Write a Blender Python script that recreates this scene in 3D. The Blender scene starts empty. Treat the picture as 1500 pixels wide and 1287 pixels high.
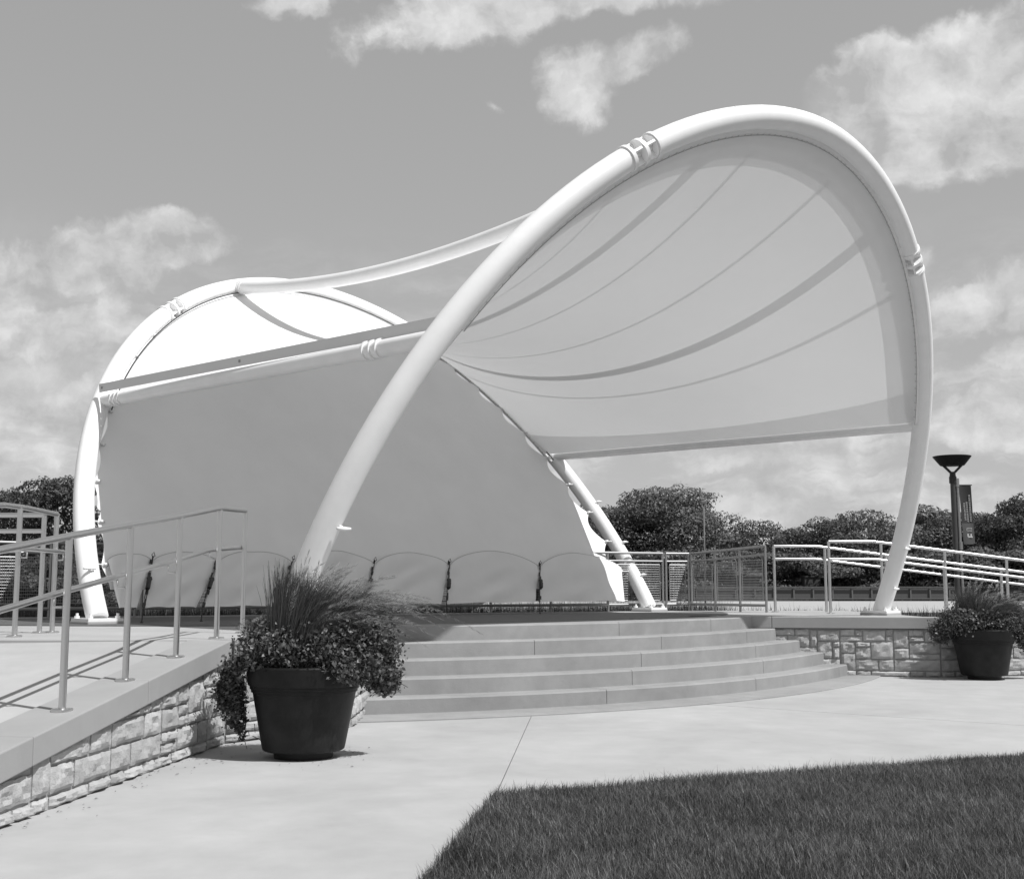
import bpy, bmesh, math, random
import numpy as np
from mathutils import Vector, Matrix
random.seed(7); rng = np.random.default_rng(11)
R = math.radians
scn = bpy.context.scene
C = scn.collection

# ------------------------------------------------------------------ camera
CAM_Z, TILT, FPX = 1.16, 6.807, 1800.0
cam = bpy.data.cameras.new('camera'); camo = bpy.data.objects.new('camera', cam); C.objects.link(camo)
camo.location = (0, 0, CAM_Z); camo.rotation_euler = (R(90 + TILT), 0, 0)
cam.sensor_width = 36; cam.lens = FPX / 1500 * 36; cam.clip_end = 6000; cam.clip_start = .05
scn.camera = camo
_t = R(TILT)
def ray(x, y):                                  # direction seen at a photograph pixel (used to set out the sky and the far things)
    a = (x - 750) / FPX; v = -(y - 643.5) / FPX
    return Vector((a, math.cos(_t) - v * math.sin(_t), math.sin(_t) + v * math.cos(_t)))
def ground(x, y, z=0.0):
    r = ray(x, y); return Vector((0, 0, CAM_Z)) + r * ((z - CAM_Z) / r.z)
def atY(x, y, Y):
    r = ray(x, y); return Vector((0, 0, CAM_Z)) + r * (Y / r.y)

# ------------------------------------------------------------------ sun, sky, exposure
SUN_EL, SUN_AZ = R(57.5), Vector((.852, -.523, 0)).normalized()
sd = SUN_AZ * math.cos(SUN_EL) + Vector((0, 0, math.sin(SUN_EL)))
sun = bpy.data.lights.new('sun', 'SUN'); sun.energy = 4.9; sun.angle = R(.53); sun.color = (1, 1, 1)
suno = bpy.data.objects.new('sun', sun); C.objects.link(suno)
suno.rotation_euler = (-sd).to_track_quat('-Z', 'Y').to_euler()
SKY_STRENGTH = .1
scn.view_settings.view_transform = 'Standard'; scn.view_settings.look = 'None'
scn.view_settings.exposure = 0.0; scn.view_settings.gamma = 1.0
try: scn.view_settings.use_curve_mapping = False
except Exception: pass
scn.render.engine = 'CYCLES'
scn.cycles.use_denoising = True
scn.cycles.max_bounces = 8; scn.cycles.transmission_bounces = 6; scn.cycles.diffuse_bounces = 4
scn.cycles.sample_clamp_indirect = 6

class NT:
    def __init__(s, tree): s.t = tree; s.n = tree.nodes; s.l = tree.links
    def node(s, typ, **k):
        n = s.n.new(typ)
        for a, b in k.items(): setattr(n, a, b)
        return n
    def link(s, a, b): s.l.new(a, b)
    def setin(s, sock, v):
        if hasattr(v, 'is_output'): s.l.new(v, sock)
        else: sock.default_value = v
    def math(s, op, a, b=None, c=None, clamp=False):
        n = s.n.new('ShaderNodeMath'); n.operation = op; n.use_clamp = clamp
        for i, v in enumerate((a, b, c)):
            if v is not None: s.setin(n.inputs[i], v)
        return n.outputs[0]
    def vmath(s, op, a, b=None):
        n = s.n.new('ShaderNodeVectorMath'); n.operation = op
        s.setin(n.inputs[0], a)
        if b is not None: s.setin(n.inputs['Scale'] if op == 'SCALE' else n.inputs[1], b)
        return n.outputs['Value'] if op in ('LENGTH', 'DOT_PRODUCT') else n.outputs[0]
    def rng(s, v, a, b, c, d, smooth=False):
        n = s.n.new('ShaderNodeMapRange')
        if smooth: n.interpolation_type = 'SMOOTHSTEP'
        s.setin(n.inputs[0], v)
        for i, x in enumerate((a, b, c, d)): s.setin(n.inputs[1 + i], x)
        return n.outputs[0]
    def noise(s, vec, scale, detail=5, rough=.55, dist=0.0, out='Fac'):
        n = s.n.new('ShaderNodeTexNoise'); n.inputs['Scale'].default_value = scale
        n.inputs['Detail'].default_value = detail; n.inputs['Roughness'].default_value = rough
        n.inputs['Distortion'].default_value = dist
        if vec is not None: s.l.new(vec, n.inputs['Vector'])
        return n.outputs[out]

world = bpy.data.worlds.new('World'); scn.world = world; world.use_nodes = True
W = NT(world.node_tree); W.n.clear()
sky = W.node('ShaderNodeTexSky', sky_type='NISHITA', sun_disc=False)
sky.sun_elevation = SUN_EL; sky.sun_rotation = math.atan2(SUN_AZ.x, SUN_AZ.y)
sky.air_density = 1.0; sky.dust_density = 1.0; sky.ozone_density = 1.0
sep = W.node('ShaderNodeSeparateColor'); W.link(sky.outputs[0], sep.inputs[0])
# panchromatic film: weighted grey of the sky colour
grey = W.math('ADD', W.math('MULTIPLY', sep.outputs[0], .45), W.math('ADD', W.math('MULTIPLY', sep.outputs[1], .4), W.math('MULTIPLY', sep.outputs[2], .15)))
SKY_GAIN = 1.0
grey = W.math('MULTIPLY', W.math('POWER', W.math('MULTIPLY', grey, SKY_STRENGTH), .34), 0.66 / SKY_STRENGTH)   # film response: a flatter sky
tc = W.node('ShaderNodeTexCoord'); d = W.vmath('NORMALIZE', tc.outputs['Generated'])
sx = W.node('ShaderNodeSeparateXYZ'); W.link(d, sx.inputs[0]); dz = sx.outputs[2]
warp = W.vmath('SCALE', W.vmath('SUBTRACT', W.noise(d, 9, 6, .62, 0, 'Color'), (.5, .5, .5)), .055)
dw = W.vmath('ADD', d, warp)
blobs = [  # photograph pixel centre, half sizes in pixels, turn in degrees, weight
    (690, 20, 130, 42, 18, .75), (860, 5, 150, 26, 3, .7), (1000, 0, 90, 20, 0, .6), (620, 60, 50, 24, 25, .55),
    (845, 118, 70, 42, 5, .78), (945, 92, 95, 30, 20, .78), (440, 8, 60, 20, 10, .5),
    (1300, 140, 150, 52, 24, 1.0), (1420, 105, 150, 60, 18, 1.0), (1400, 195, 150, 62, 8, .85), (1270, 205, 90, 55, 40, .8), (1490, 60, 70, 24, 20, .6),
    (200, 362, 110, 36, 8, .85), (80, 400, 120, 34, 6, .75), (95, 487, 85, 36, 3, .9), (0, 430, 60, 60, 0, .85), (165, 465, 30, 30, 0, .55), (270, 372, 80, 22, 6, .6),
    (60, 600, 110, 38, 4, .85), (20, 660, 110, 26, 4, .75), (110, 575, 70, 22, 4, .7),
    (1440, 455, 90, 34, 10, .95), (1500, 515, 60, 22, 0, .7), (1460, 600, 110, 36, 4, 1.0), (1420, 640, 120, 26, 0, .85),
    (720, 158, 22, 18, 0, .4), (640, 155, 20, 10, 0, .35), (1360, 380, 30, 18, 0, .4)]
mask = None
for (px, py, rx, ry, rot, wgt) in blobs:
    c = ray(px, py).normalized()
    e1 = Vector((c.y, -c.x, 0)).normalized(); e2 = c.cross(e1) * -1
    if e2.z < 0: e2 = -e2
    ca, sa = math.cos(R(rot)), math.sin(R(rot))
    f1 = e1 * ca + e2 * sa; f2 = e2 * ca - e1 * sa; f3 = f1.cross(f2)
    m = Matrix((f1, f2, f3)).transposed()
    mp = W.node('ShaderNodeMapping', vector_type='TEXTURE'); W.link(dw, mp.inputs['Vector'])
    mp.inputs['Location'].default_value = c; mp.inputs['Rotation'].default_value = m.to_euler()
    mp.inputs['Scale'].default_value = (rx / FPX * 1.32, ry / FPX * 1.5, 1.0)
    v = W.math('MULTIPLY', W.math('SUBTRACT', 1.0, W.vmath('LENGTH', mp.outputs[0])), wgt)
    mask = v if mask is None else W.math('SMOOTH_MAX', mask, v, .12)
fb = W.noise(dw, 12, 9, .56, 0.0); fb2 = W.noise(W.vmath('ADD', dw, (.008, 0, .022)), 12, 9, .56, 0.0)
dens = W.rng(W.math('ADD', mask, W.math('MULTIPLY', W.math('SUBTRACT', fb, .5), 1.75)), .10, .44, 0, 1, True)
# streaky cloud low over the horizon all round, and scattered puffs over the rest of the sky
st = W.vmath('MULTIPLY', dw, (1, 1, 4.2)); low = W.noise(st, 7.0, 9, .62, .3)
lowm = W.math('MULTIPLY', W.rng(low, .40, .60, 0, 1.0, True), W.rng(dz, .30, .13, 0, 1, True))
pl = W.vmath('SCALE', d, W.math('DIVIDE', 1.0, W.math('ADD', W.math('MAXIMUM', dz, 0.0), .12)))
high = W.noise(pl, 1.35, 8, .58, .3)
front = W.rng(sx.outputs[1], .82, .70, 0, 1, True)       # the clouds in the photograph's own part of the sky are set out one by one above
highm = W.math('MULTIPLY', W.rng(high, .52, .70, 0, .9, True), W.math('MULTIPLY', front, W.rng(dz, .02, .15, 0, 1)))
cov = W.math('MAXIMUM', dens, W.math('MAXIMUM', W.math('MULTIPLY', lowm, .8), highm))
lit = W.math('ADD', .62, W.math('MULTIPLY', W.math('SUBTRACT', fb, fb2), 1.25))      # sunlit upper edges, greyer undersides
cw = W.math('MINIMUM', W.math('MAXIMUM', W.math('ADD', lit, W.rng(low, .3, .7, -.09, .09)), .46), .86)
mx = W.node('ShaderNodeMix', data_type='FLOAT')
W.link(W.math('MULTIPLY', cov, .90), mx.inputs[0])
skyv = W.math('MULTIPLY', grey, SKY_GAIN)
W.link(skyv, mx.inputs[2]); W.link(W.math('MULTIPLY', cw, 1.0 / SKY_STRENGTH), mx.inputs[3])
bg = W.node('ShaderNodeBackground'); bg.inputs['Strength'].default_value = SKY_STRENGTH
W.link(mx.outputs[0], bg.inputs['Color'])
wo = W.node('ShaderNodeOutputWorld'); W.link(bg.outputs[0], wo.inputs['Surface'])

# ------------------------------------------------------------------ materials (a black-and-white photograph: all greys)
def g(v): return (v, v, v, 1)
MATS = {}
def mat(name, base=.5, rough=.6, var=0.0, scale=6.0, bump=0.0, bscale=60.0, metal=0.0, island=0.0, objvar=0.0, transl=0.0, spec=.5, stain=0.0):
    m = bpy.data.materials.new(name); m.use_nodes = True; t = NT(m.node_tree)
    bs = t.n['Principled BSDF']; out = t.n['Material Output']
    bs.inputs['Roughness'].default_value = rough; bs.inputs['Metallic'].default_value = metal
    bs.inputs['Specular IOR Level'].default_value = spec
    co = t.node('ShaderNodeTexCoord').outputs['Object']
    geo = t.node('ShaderNodeNewGeometry')
    val = None
    if var or stain:
        n = t.noise(geo.outputs['Position'], scale, 8, .62, .2)
        val = t.rng(n, .25, .75, 1 - var, 1 + var)
        if stain:
            s2 = t.noise(geo.outputs['Position'], scale * .17, 6, .6, .6)
            val = t.math('MULTIPLY', val, t.rng(s2, .35, .65, 1 - stain, 1 + stain * .6))
    if island:
        v2 = t.rng(geo.outputs['Random Per Island'], 0, 1, 1 - island, 1 + island)
        val = v2 if val is None else t.math('MULTIPLY', val, v2)
    if objvar:
        oi = t.node('ShaderNodeObjectInfo')
        v2 = t.rng(oi.outputs['Random'], 0, 1, 1 - objvar, 1 + objvar)
        val = v2 if val is None else t.math('MULTIPLY', val, v2)
    if val is None: bs.inputs['Base Color'].default_value = g(base)
    else:
        cc = t.node('ShaderNodeCombineColor'); v = t.math('MULTIPLY', val, base)
        for i in range(3): t.link(v, cc.inputs[i])
        t.link(cc.outputs[0], bs.inputs['Base Color'])
        if transl: colsock = cc.outputs[0]
    if bump:
        b = t.node('ShaderNodeBump'); b.inputs['Strength'].default_value = bump; b.inputs['Distance'].default_value = .01
        t.link(t.noise(geo.outputs['Position'], bscale, 6, .65), b.inputs['Height']); t.link(b.outputs[0], bs.inputs['Normal'])
    if transl:
        tr = t.node('ShaderNodeBsdfTranslucent'); tr.inputs[0].default_value = g(base)
        if val is not None: t.link(colsock, tr.inputs[0])
        ms = t.node('ShaderNodeMixShader'); ms.inputs[0].default_value = transl
        t.link(bs.outputs[0], ms.inputs[1]); t.link(tr.outputs[0], ms.inputs[2]); t.link(ms.outputs[0], out.inputs['Surface'])
    MATS[name] = m; return m
mat('white_paint', .80, .40, .04, 5, .02, 200)
mat('fabric', .88, .75, .015, 1.2, .05, 300, transl=.17, spec=.2)
mat('fabric_seam', .92, .75, .02, 2, transl=.42, spec=.2)
mat('screen_fabric', .80, .8, .035, 1.5, .04, 200, transl=.10, spec=.2)
mat('skirt_fabric', .76, .8, .03, 2, .25, 7, transl=.10, spec=.2)
mat('valance', .62, .5, .03, 3)
mat('pavement', .365, .85, .08, 3.0, .2, 110, stain=.11)
mat('concrete', .35, .85, .06, 5, .12, 80, stain=.08)
mat('step_concrete', .262, .85, .10, 5, .2, 70, stain=.14)
mat('coping', .29, .85, .05, 5, .1, 80, stain=.06)
mat('joint', .13, .9)
mat('stone', .37, .9, .18, 18, .8, 55, objvar=.16)
mat('mortar', .30, .95, .08, 20, .3, 90)
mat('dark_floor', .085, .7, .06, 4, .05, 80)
mat('steel', .62, .30, .015, 30, metal=1.0)
mat('steel_dull', .34, .5, .02, 30, metal=.9)
mat('black_plastic', .012, .5, .7, 7, .08, 120, stain=.4, spec=.25)
mat('soil', .03, .95, .3, 40, .5, 60)
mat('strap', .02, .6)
mat('black_metal', .018, .45)
mat('pole_grey', .06, .4)
mat('banner_dark', .025, .6)
mat('banner_grey', .075, .6)
mat('print_light', .6, .6)
mat('leaf', .10, .5, island=.85, transl=.3)
mat('cord', .38, .7)
mat('tree_leaf', .12, .55, island=.8, objvar=.2, transl=.45)
mat('tree_leaf_dark', .06, .6, island=.7, transl=.2)
mat('tree_leaf_pale', .16, .6, island=.5, transl=.25)
mat('flower', .26, .6, island=.7, transl=.3)
mat('grass_blade', .12, .5, .55, 1.6, island=.9, transl=.42)
mat('ornamental_blade', .075, .5, island=.8, transl=.2)
mat('plume', .34, .7, island=.4, transl=.3)
mat('reed', .03, .6, island=.7, transl=.25)
mat('bark', .05, .9, .3, 12, .5, 30)
mat('ground_grass', .055, .95, .25, .7, .4, 20)
mat('lawn_soil', .022, .95, .3, 20)
mat('sand', .36, .95, .06, .3)
mat('shed_wall', .06, .8, .1, 2)
mat('shed_roof', .09, .8)
mat('weathered_rail', .13, .7, .15, 2)

# ------------------------------------------------------------------ mesh helpers
class MB:
    def __init__(s): s.v = []; s.f = []
    def add(s, vs, fs):
        o = len(s.v); s.v += [tuple(x) for x in vs]; s.f += [tuple(i + o for i in q) for q in fs]; return s
    def box(s, cx, cy, cz, sx, sy, sz, ang=0.0):
        ca, sa = math.cos(ang), math.sin(ang); vs = []
        for dz in (-.5, .5):
            for dx, dy in ((-.5, -.5), (.5, -.5), (.5, .5), (-.5, .5)):
                x, y = dx * sx, dy * sy; vs.append((cx + x * ca - y * sa, cy + x * sa + y * ca, cz + dz * sz))
        return s.add(vs, [(3, 2, 1, 0), (4, 5, 6, 7), (0, 1, 5, 4), (1, 2, 6, 5), (2, 3, 7, 6), (3, 0, 4, 7)])
    def obox(s, c, ex, ey, ez):                 # box from a centre and three half-axis vectors
        c = Vector(c); vs = []
        for k in (-1, 1):
            for i, j in ((-1, -1), (1, -1), (1, 1), (-1, 1)): vs.append(c + ex * i + ey * j + ez * k)
        return s.add(vs, [(3, 2, 1, 0), (4, 5, 6, 7), (0, 1, 5, 4), (1, 2, 6, 5), (2, 3, 7, 6), (3, 0, 4, 7)])
    def beam(s, a, b, w, h, up=Vector((0, 0, 1))):
        a, b = Vector(a), Vector(b); d = (b - a); side = d.cross(up).normalized(); u = side.cross(d).normalized()
        return s.obox((a + b) / 2, d / 2, side * (w / 2), u * (h / 2))
    def tube(s, pts, r, n=10, cap=True, closed=False):
        pts = [Vector(p) for p in pts]; m = len(pts); rr = r if hasattr(r, '__len__') else [r] * m
        up = None; rings = []
        for i, p in enumerate(pts):
            a = pts[(i - 1) % m] if (closed or i > 0) else p; b = pts[(i + 1) % m] if (closed or i < m - 1) else p
            d = (b - a).normalized()
            if up is None: up = d.orthogonal().normalized()
            up = (up - d * up.dot(d)).normalized(); w = d.cross(up)
            rings.append([p + (up * math.cos(2 * math.pi * k / n) + w * math.sin(2 * math.pi * k / n)) * rr[i] for k in range(n)])
        vs = [q for ring in rings for q in ring]; fs = []
        for i in range(m if closed else m - 1):
            j = (i + 1) % m
            for k in range(n): fs.append((i * n + k, i * n + (k + 1) % n, j * n + (k + 1) % n, j * n + k))
        if cap and not closed:
            fs.append(tuple(range(n - 1, -1, -1))); fs.append(tuple((m - 1) * n + k for k in range(n)))
        return s.add(vs, fs)
    def lathe(s, c, prof, n=48):
        vs = []; fs = []
        for (r, z) in prof:
            for k in range(n): a = 2 * math.pi * k / n; vs.append((c[0] + r * math.cos(a), c[1] + r * math.sin(a), c[2] + z))
        for i in range(len(prof) - 1):
            for k in range(n): fs.append((i * n + k, i * n + (k + 1) % n, (i + 1) * n + (k + 1) % n, (i + 1) * n + k))
        return s.add(vs, fs)
    def prism(s, poly, z0, z1, bottom=False):   # z1 may be a function of (x, y)
        n = len(poly); top = z1 if callable(z1) else (lambda x, y: z1)
        vs = [(x, y, z0) for x, y in poly] + [(x, y, top(x, y)) for x, y in poly]
        fs = [tuple(range(n, 2 * n))] + [(i, (i + 1) % n, n + (i + 1) % n, n + i) for i in range(n)]
        if bottom: fs.append(tuple(range(n - 1, -1, -1)))
        return s.add(vs, fs)
    def grid(s, rows):
        nr, nc = len(rows), len(rows[0]); vs = [p for r in rows for p in r]
        fs = [(i * nc + j, i * nc + j + 1, (i + 1) * nc + j + 1, (i + 1) * nc + j) for i in range(nr - 1) for j in range(nc - 1)]
        return s.add(vs, fs)

WO = {}
def worg(o): return WO.get(o.name, Vector((0, 0, 0)))
def link(o, parent):
    C.objects.link(o)
    if parent is not None: o.parent = parent
def thing(name, label, cat, loc=(0, 0, 0), group=None, kind=None):
    o = bpy.data.objects.new(name, None); C.objects.link(o); o.location = loc; o.empty_display_size = .2
    tag(o, label, cat, group, kind); WO[o.name] = Vector(loc); return o
def tag(o, label=None, cat=None, group=None, kind=None):
    if label: o['label'] = label
    if cat: o['category'] = cat
    if group: o['group'] = group
    if kind: o['kind'] = kind
    return o
def mesh_of(name, v, f, m, smooth=False, off=None):
    me = bpy.data.meshes.new(name)
    if off is not None: v = [(a - off[0], b - off[1], c - off[2]) for a, b, c in v]
    me.from_pydata(v, [], f); me.materials.append(MATS[m] if isinstance(m, str) else m)
    if smooth:
        me.shade_smooth()
    me.update(); return me
def obj(name, mb, m, parent=None, smooth=False, label=None, angle=None, orient=True):
    off = worg(parent) if parent is not None else Vector((0, 0, 0))
    me = mesh_of(name, mb.v, mb.f, m, False, off)
    if orient:
        bm = bmesh.new(); bm.from_mesh(me); bmesh.ops.recalc_face_normals(bm, faces=bm.faces); bm.to_mesh(me); bm.free()
    if smooth:
        me.shade_smooth()
        if angle is not None:
            try: me.set_sharp_from_angle(angle=R(angle))
            except Exception: pass
    o = bpy.data.objects.new(name, me); link(o, parent); WO[o.name] = off
    if label: o['label'] = label
    return o
def struct(name, mb, m, **k):
    o = obj(name, mb, m, None, **k); o['kind'] = 'structure'; return o
def bevel(o, w, seg=1):
    md = o.modifiers.new('bevel', 'BEVEL'); md.width = w; md.segments = seg; md.limit_method = 'ANGLE'; return o
def fast_mesh(name, verts, quads, m, smooth=False):
    me = bpy.data.meshes.new(name); nv, nf = len(verts), len(quads); k = quads.shape[1]
    me.vertices.add(nv); me.vertices.foreach_set('co', np.ascontiguousarray(verts, np.float32).ravel())
    me.loops.add(nf * k); me.loops.foreach_set('vertex_index', np.ascontiguousarray(quads, np.int32).ravel())
    me.polygons.add(nf); me.polygons.foreach_set('loop_start', np.arange(0, nf * k, k, dtype=np.int32))
    try: me.polygons.foreach_set('loop_total', np.full(nf, k, np.int32))
    except Exception: pass
    me.materials.append(MATS[m]); me.update(calc_edges=True); me.validate()
    return me
def leaf_cards(cen, size, aspect=.55, updir=None, bias=0.0, ndir=None):
    """diamond leaves, folded along the midrib; cen (n,3), size (n,)"""
    n = len(cen); a = rng.normal(size=(n, 3))
    if updir is not None: a = a * (1 - bias) + updir * bias
    a /= np.linalg.norm(a, axis=1)[:, None] + 1e-9
    b = rng.normal(size=(n, 3)); b -= a * (a * b).sum(1)[:, None]; b /= np.linalg.norm(b, axis=1)[:, None] + 1e-9
    if ndir is not None:
        n0 = ndir + rng.normal(0, .55, (n, 3)); n0 /= np.linalg.norm(n0, axis=1)[:, None]; a -= n0 * (a * n0).sum(1)[:, None]; a /= np.linalg.norm(a, axis=1)[:, None] + 1e-9; b = np.cross(n0, a)
    nn = np.cross(a, b); L = size[:, None]
    v = np.stack([cen - a * L * .5, cen + b * L * aspect * .5 + nn * L * .12, cen + a * L * .5, cen - b * L * aspect * .5 + nn * L * .12], 1).reshape(-1, 3)
    q = (np.arange(n)[:, None] * 4 + np.array([[0, 1, 2, 3]])).astype(np.int32)
    return v, q

D = .76                                         # deck level
# ------------------------------------------------------------------ ground and paving
mb = MB(); mb.add([(-900, -200, -.06), (900, -200, -.06), (900, 2500, -.06), (-900, 2500, -.06)], [(0, 1, 2, 3)])
struct('ground', mb, 'ground_grass')
lawn0, lawn1, lawn2 = ground(725, 1166), ground(1500, 1109), ground(622, 1290)
j1a, j1b = ground(775, 1055), ground(725, 1165)
j3a, j3b = ground(1090, 1035), ground(1500, 1062)
j2a, j2b = ground(868, 1108), ground(845, 1150)
pv = bmesh.new()
pc = [(-30, -14, 0), (34, -14, 0), (34, 17.6, 0), (-30, 17.6, 0)]
pv.faces.new([pv.verts.new(p) for p in pc])
polys = [[Vector(p).to_2d() for p in pc]]
def split(polys, a, b, keep=None, gap=.0028):
    a, b = a.to_2d(), b.to_2d(); dd = (b - a).normalized(); n = Vector((-dd.y, dd.x)); out = []
    for P in polys:
        if keep and not keep(sum(P, Vector((0, 0))) / len(P)): out.append(P); continue
        for sgn in (1, -1):
            Q = []
            for i in range(len(P)):
                p, q = P[i], P[(i + 1) % len(P)]; dp = (p - a).dot(n) * sgn - gap; dq = (q - a).dot(n) * sgn - gap
                if dp >= 0: Q.append(p)
                if dp * dq < 0: Q.append(p + (q - p) * (dp / (dp - dq)))
            if len(Q) > 2: out.append(Q)
    return out
pv.free()
dj = (j1b - j1a).to_2d().normalized(); nj = Vector((-dj.y, dj.x))
side = lambda c, a: (c - a.to_2d()).dot(nj)
polys = split(polys, j1a, j1b)
sgR = math.copysign(1, side(Vector((5, 10)), j1a))
polys = split(polys, j3a, j3b, lambda c: side(c, j1a) * sgR > 0, .012)
pave = MB(); pave.add([(-30, -14, -.03), (34, -14, -.03), (34, 17.6, -.03), (-30, 17.6, -.03)], [(0, 1, 2, 3)])
po = struct('pavement', pave, 'joint')
for P in polys:
    mb = MB(); mb.prism([(p.x, p.y) for p in P], -.025, 0.0); bevel(obj('slab', mb, 'pavement', po), .003)

# lawn: soil sheet and grass blades
l_dir = (lawn1 - lawn0).to_2d().normalized(); l_dir2 = (lawn2 - lawn0).to_2d().normalized()
L0 = lawn0.to_2d(); LA = L0 + l_dir * 26; LB = L0 + l_dir2 * 14
mb = MB(); mb.prism([(L0.x, L0.y), (LB.x, LB.y), (LB.x + 22, LB.y - 4), (LA.x + 6, LA.y - 8), (LA.x, LA.y)], -.02, .012)
struct('lawn_ground', mb, 'lawn_soil')
def blades(base, h, w, lean, mname, seg=2, bend=.5):
    n = len(base); ang = rng.uniform(0, 2 * np.pi, n); dirx = np.stack([np.cos(ang), np.sin(ang), 0 * ang], 1)
    wv = np.stack([-np.sin(ang + rng.normal(0, .6, n)), np.cos(ang), 0 * ang], 1); wv /= np.linalg.norm(wv, axis=1)[:, None]
    up = np.array([0, 0, 1.0]); rows = []
    for k in range(seg + 1):
        t = k / seg; c = base + up * (h * (t - .18 * bend * t * t))[:, None] + dirx * (lean * h * t ** 1.8)[:, None]
        ww = (w * (1 - t) ** .7 * .5 + w * .04)[:, None]
        rows.append(c - wv * ww); rows.append(c + wv * ww)
    V = np.stack(rows, 1).reshape(-1, 3); per = 2 * (seg + 1); q = []
    for k in range(seg): q.append([2 * k, 2 * k + 1, 2 * k + 3, 2 * k + 2])
    Q = (np.arange(n)[:, None, None] * per + np.array(q)[None]).reshape(-1, 4)
    return V, Q
def lawn_points(n):
    s = rng.random(n) * 6.2; tt = rng.random(n) * 4.6
    P = np.array([L0.x, L0.y]) + np.outer(s, l_dir) + np.outer(tt, l_dir2)
    return P
P = lawn_points(560000)
thin = .5 + .5 * np.sin(P[:, 0] * 5.3 + 2 * np.sin(P[:, 1] * 3.7)) * np.sin(P[:, 1] * 6.1 + 1.5 * np.sin(P[:, 0] * 2.9))
keep = (np.abs(P[:, 0]) < P[:, 1] * .43) & (P[:, 1] > 4.85) & (rng.random(len(P)) < .55 + .45 * thin)
P = P[keep]
edge = rng.normal(0, .022, len(P)); P = P + np.outer(edge, -np.array(l_dir2)) * .6 + np.outer(rng.normal(0, .02, len(P)), -np.array(l_dir)) * .6
patch = np.sin(P[:, 0] * 3.1 + 1.3 * np.sin(P[:, 1] * 2.3)) * np.sin(P[:, 1] * 4.2 + P[:, 0]) 
base = np.c_[P, np.full(len(P), .005)]
h = rng.gamma(7, .0046, len(P)) * (1 + .22 * patch) + .012
V, Q = blades(base, h, rng.uniform(.0022, .0045, len(P)), rng.normal(.48, .42, len(P)), 'grass_blade')
me = fast_mesh('lawn_grass', V, Q, 'grass_blade'); o = bpy.data.objects.new('lawn_grass', me); C.objects.link(o)
tag(o, 'short mown grass of the lawn beside the pale concrete paving', 'grass', kind='stuff')

# far shore: pale strip, boardwalk railing
def sheet(name, pts, m, z):
    mb = MB(); mb.add([(x, y, z) for x, y in pts], [tuple(range(len(pts)))]); return struct(name, mb, m)
sheet('sand_path', [(-2, 57), (120, 62), (140, 103), (-2, 101)], 'sand', -.05)

# ------------------------------------------------------------------ stage platform
CC = Vector((-3.655, 19.348)); RS = [8.42, 8.13, 7.84, 7.55, 7.26]; RISE = .152
def pol(r, a):
    q = min(1, max(0, (math.degrees(a) + 42) / 22)); r += (.2 if r < 8.7 else .07) * q * q
    return (CC.x + r * math.cos(a), CC.y + r * math.sin(a))
Q0 = Vector((-2.14, 9.32)); Q1 = Vector((-1.335, 10.40)); A0, A1 = R(-71.4), R(-22.4)
WL = Vector((3.10, 16.54)); Q3 = Vector((5.52, 16.05)); RD = Vector((.975, .22)).normalized(); LD = Vector((-.105, -.994)).normalized()
arc = [pol(7.0, A0 + (A1 - A0) * i / 40) for i in range(41)]
deckpoly = [(Q0.x + .0, Q0.y + .06), (Q1.x - .05, Q1.y + .05), (Q1.x - .05, arc[0][1])] + arc + [(WL.x + .1, WL.y + .1), (Q3.x - .02, Q3.y + .06), (5.55, 20.8), (3.7, 20.8), (2.6, 20.65), (-5.05, 17.0), (-9.2, 14.8), (-9.2, 9.3)]
mb = MB(); mb.prism(deckpoly, -.02, D - .004); struct('stage_deck', mb, 'concrete')
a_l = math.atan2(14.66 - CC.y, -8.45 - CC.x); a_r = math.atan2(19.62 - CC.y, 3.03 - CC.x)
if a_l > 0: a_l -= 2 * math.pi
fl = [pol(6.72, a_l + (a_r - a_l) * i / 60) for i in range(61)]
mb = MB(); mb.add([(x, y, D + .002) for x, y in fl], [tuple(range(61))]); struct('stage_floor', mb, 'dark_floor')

# steps: every course of concrete in its own pieces with joints between
st = thing('curved_steps', 'broad curved flight of five concrete steps up to the stage', 'steps', (1.0, 12.3, 0))
def ring_piece(r0, r1, z0, z1, a0, a1, n=16, ch=.012):
    mb = MB(); prof = [(r1, z0), (r1, z1 - ch), (r1 - ch, z1), (r0, z1)]
    rows = []
    for i in range(n + 1):
        a = a0 + (a1 - a0) * i / n; rows.append([(*pol(r, a), z) for r, z in prof])
    mb.grid(rows)
    mb.add(rows[0], [(0, 1, 2, 3)]); mb.add(rows[-1], [(3, 2, 1, 0)])
    return mb
cuts = [(-57, -41, -24), (-53, -36, -19), (-50, -33, -17), (-59, -45, -30), (-48, -33)]
for k in range(5):
    z1 = RISE * (k + 1); r1 = RS[k]; r0 = (RS[k + 1] - .06) if k < 4 else 6.66
    if k == 4: z1 = D
    aa = [-76 if k < 4 else -71.6] + list(cuts[k]) + [-9 if k < 4 else -21.6]
    for i in range(len(aa) - 1):
        obj('step', ring_piece(r0, r1, z1 - RISE - .02, z1, R(aa[i]) + .0004, R(aa[i + 1]) - .0004, max(6, int(abs(aa[i + 1] - aa[i]) / 1.6))), 'step_concrete', st, smooth=True, angle=25)
for a0, a1 in ((-76, -46), (-46, -22), (-22, -8)):
    obj('foot_slab', ring_piece(8.36, 8.94, -.02, .014, R(a0) + .0004, R(a1) - .0004, 16, .004), 'step_concrete', st, smooth=True, angle=25)

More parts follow.
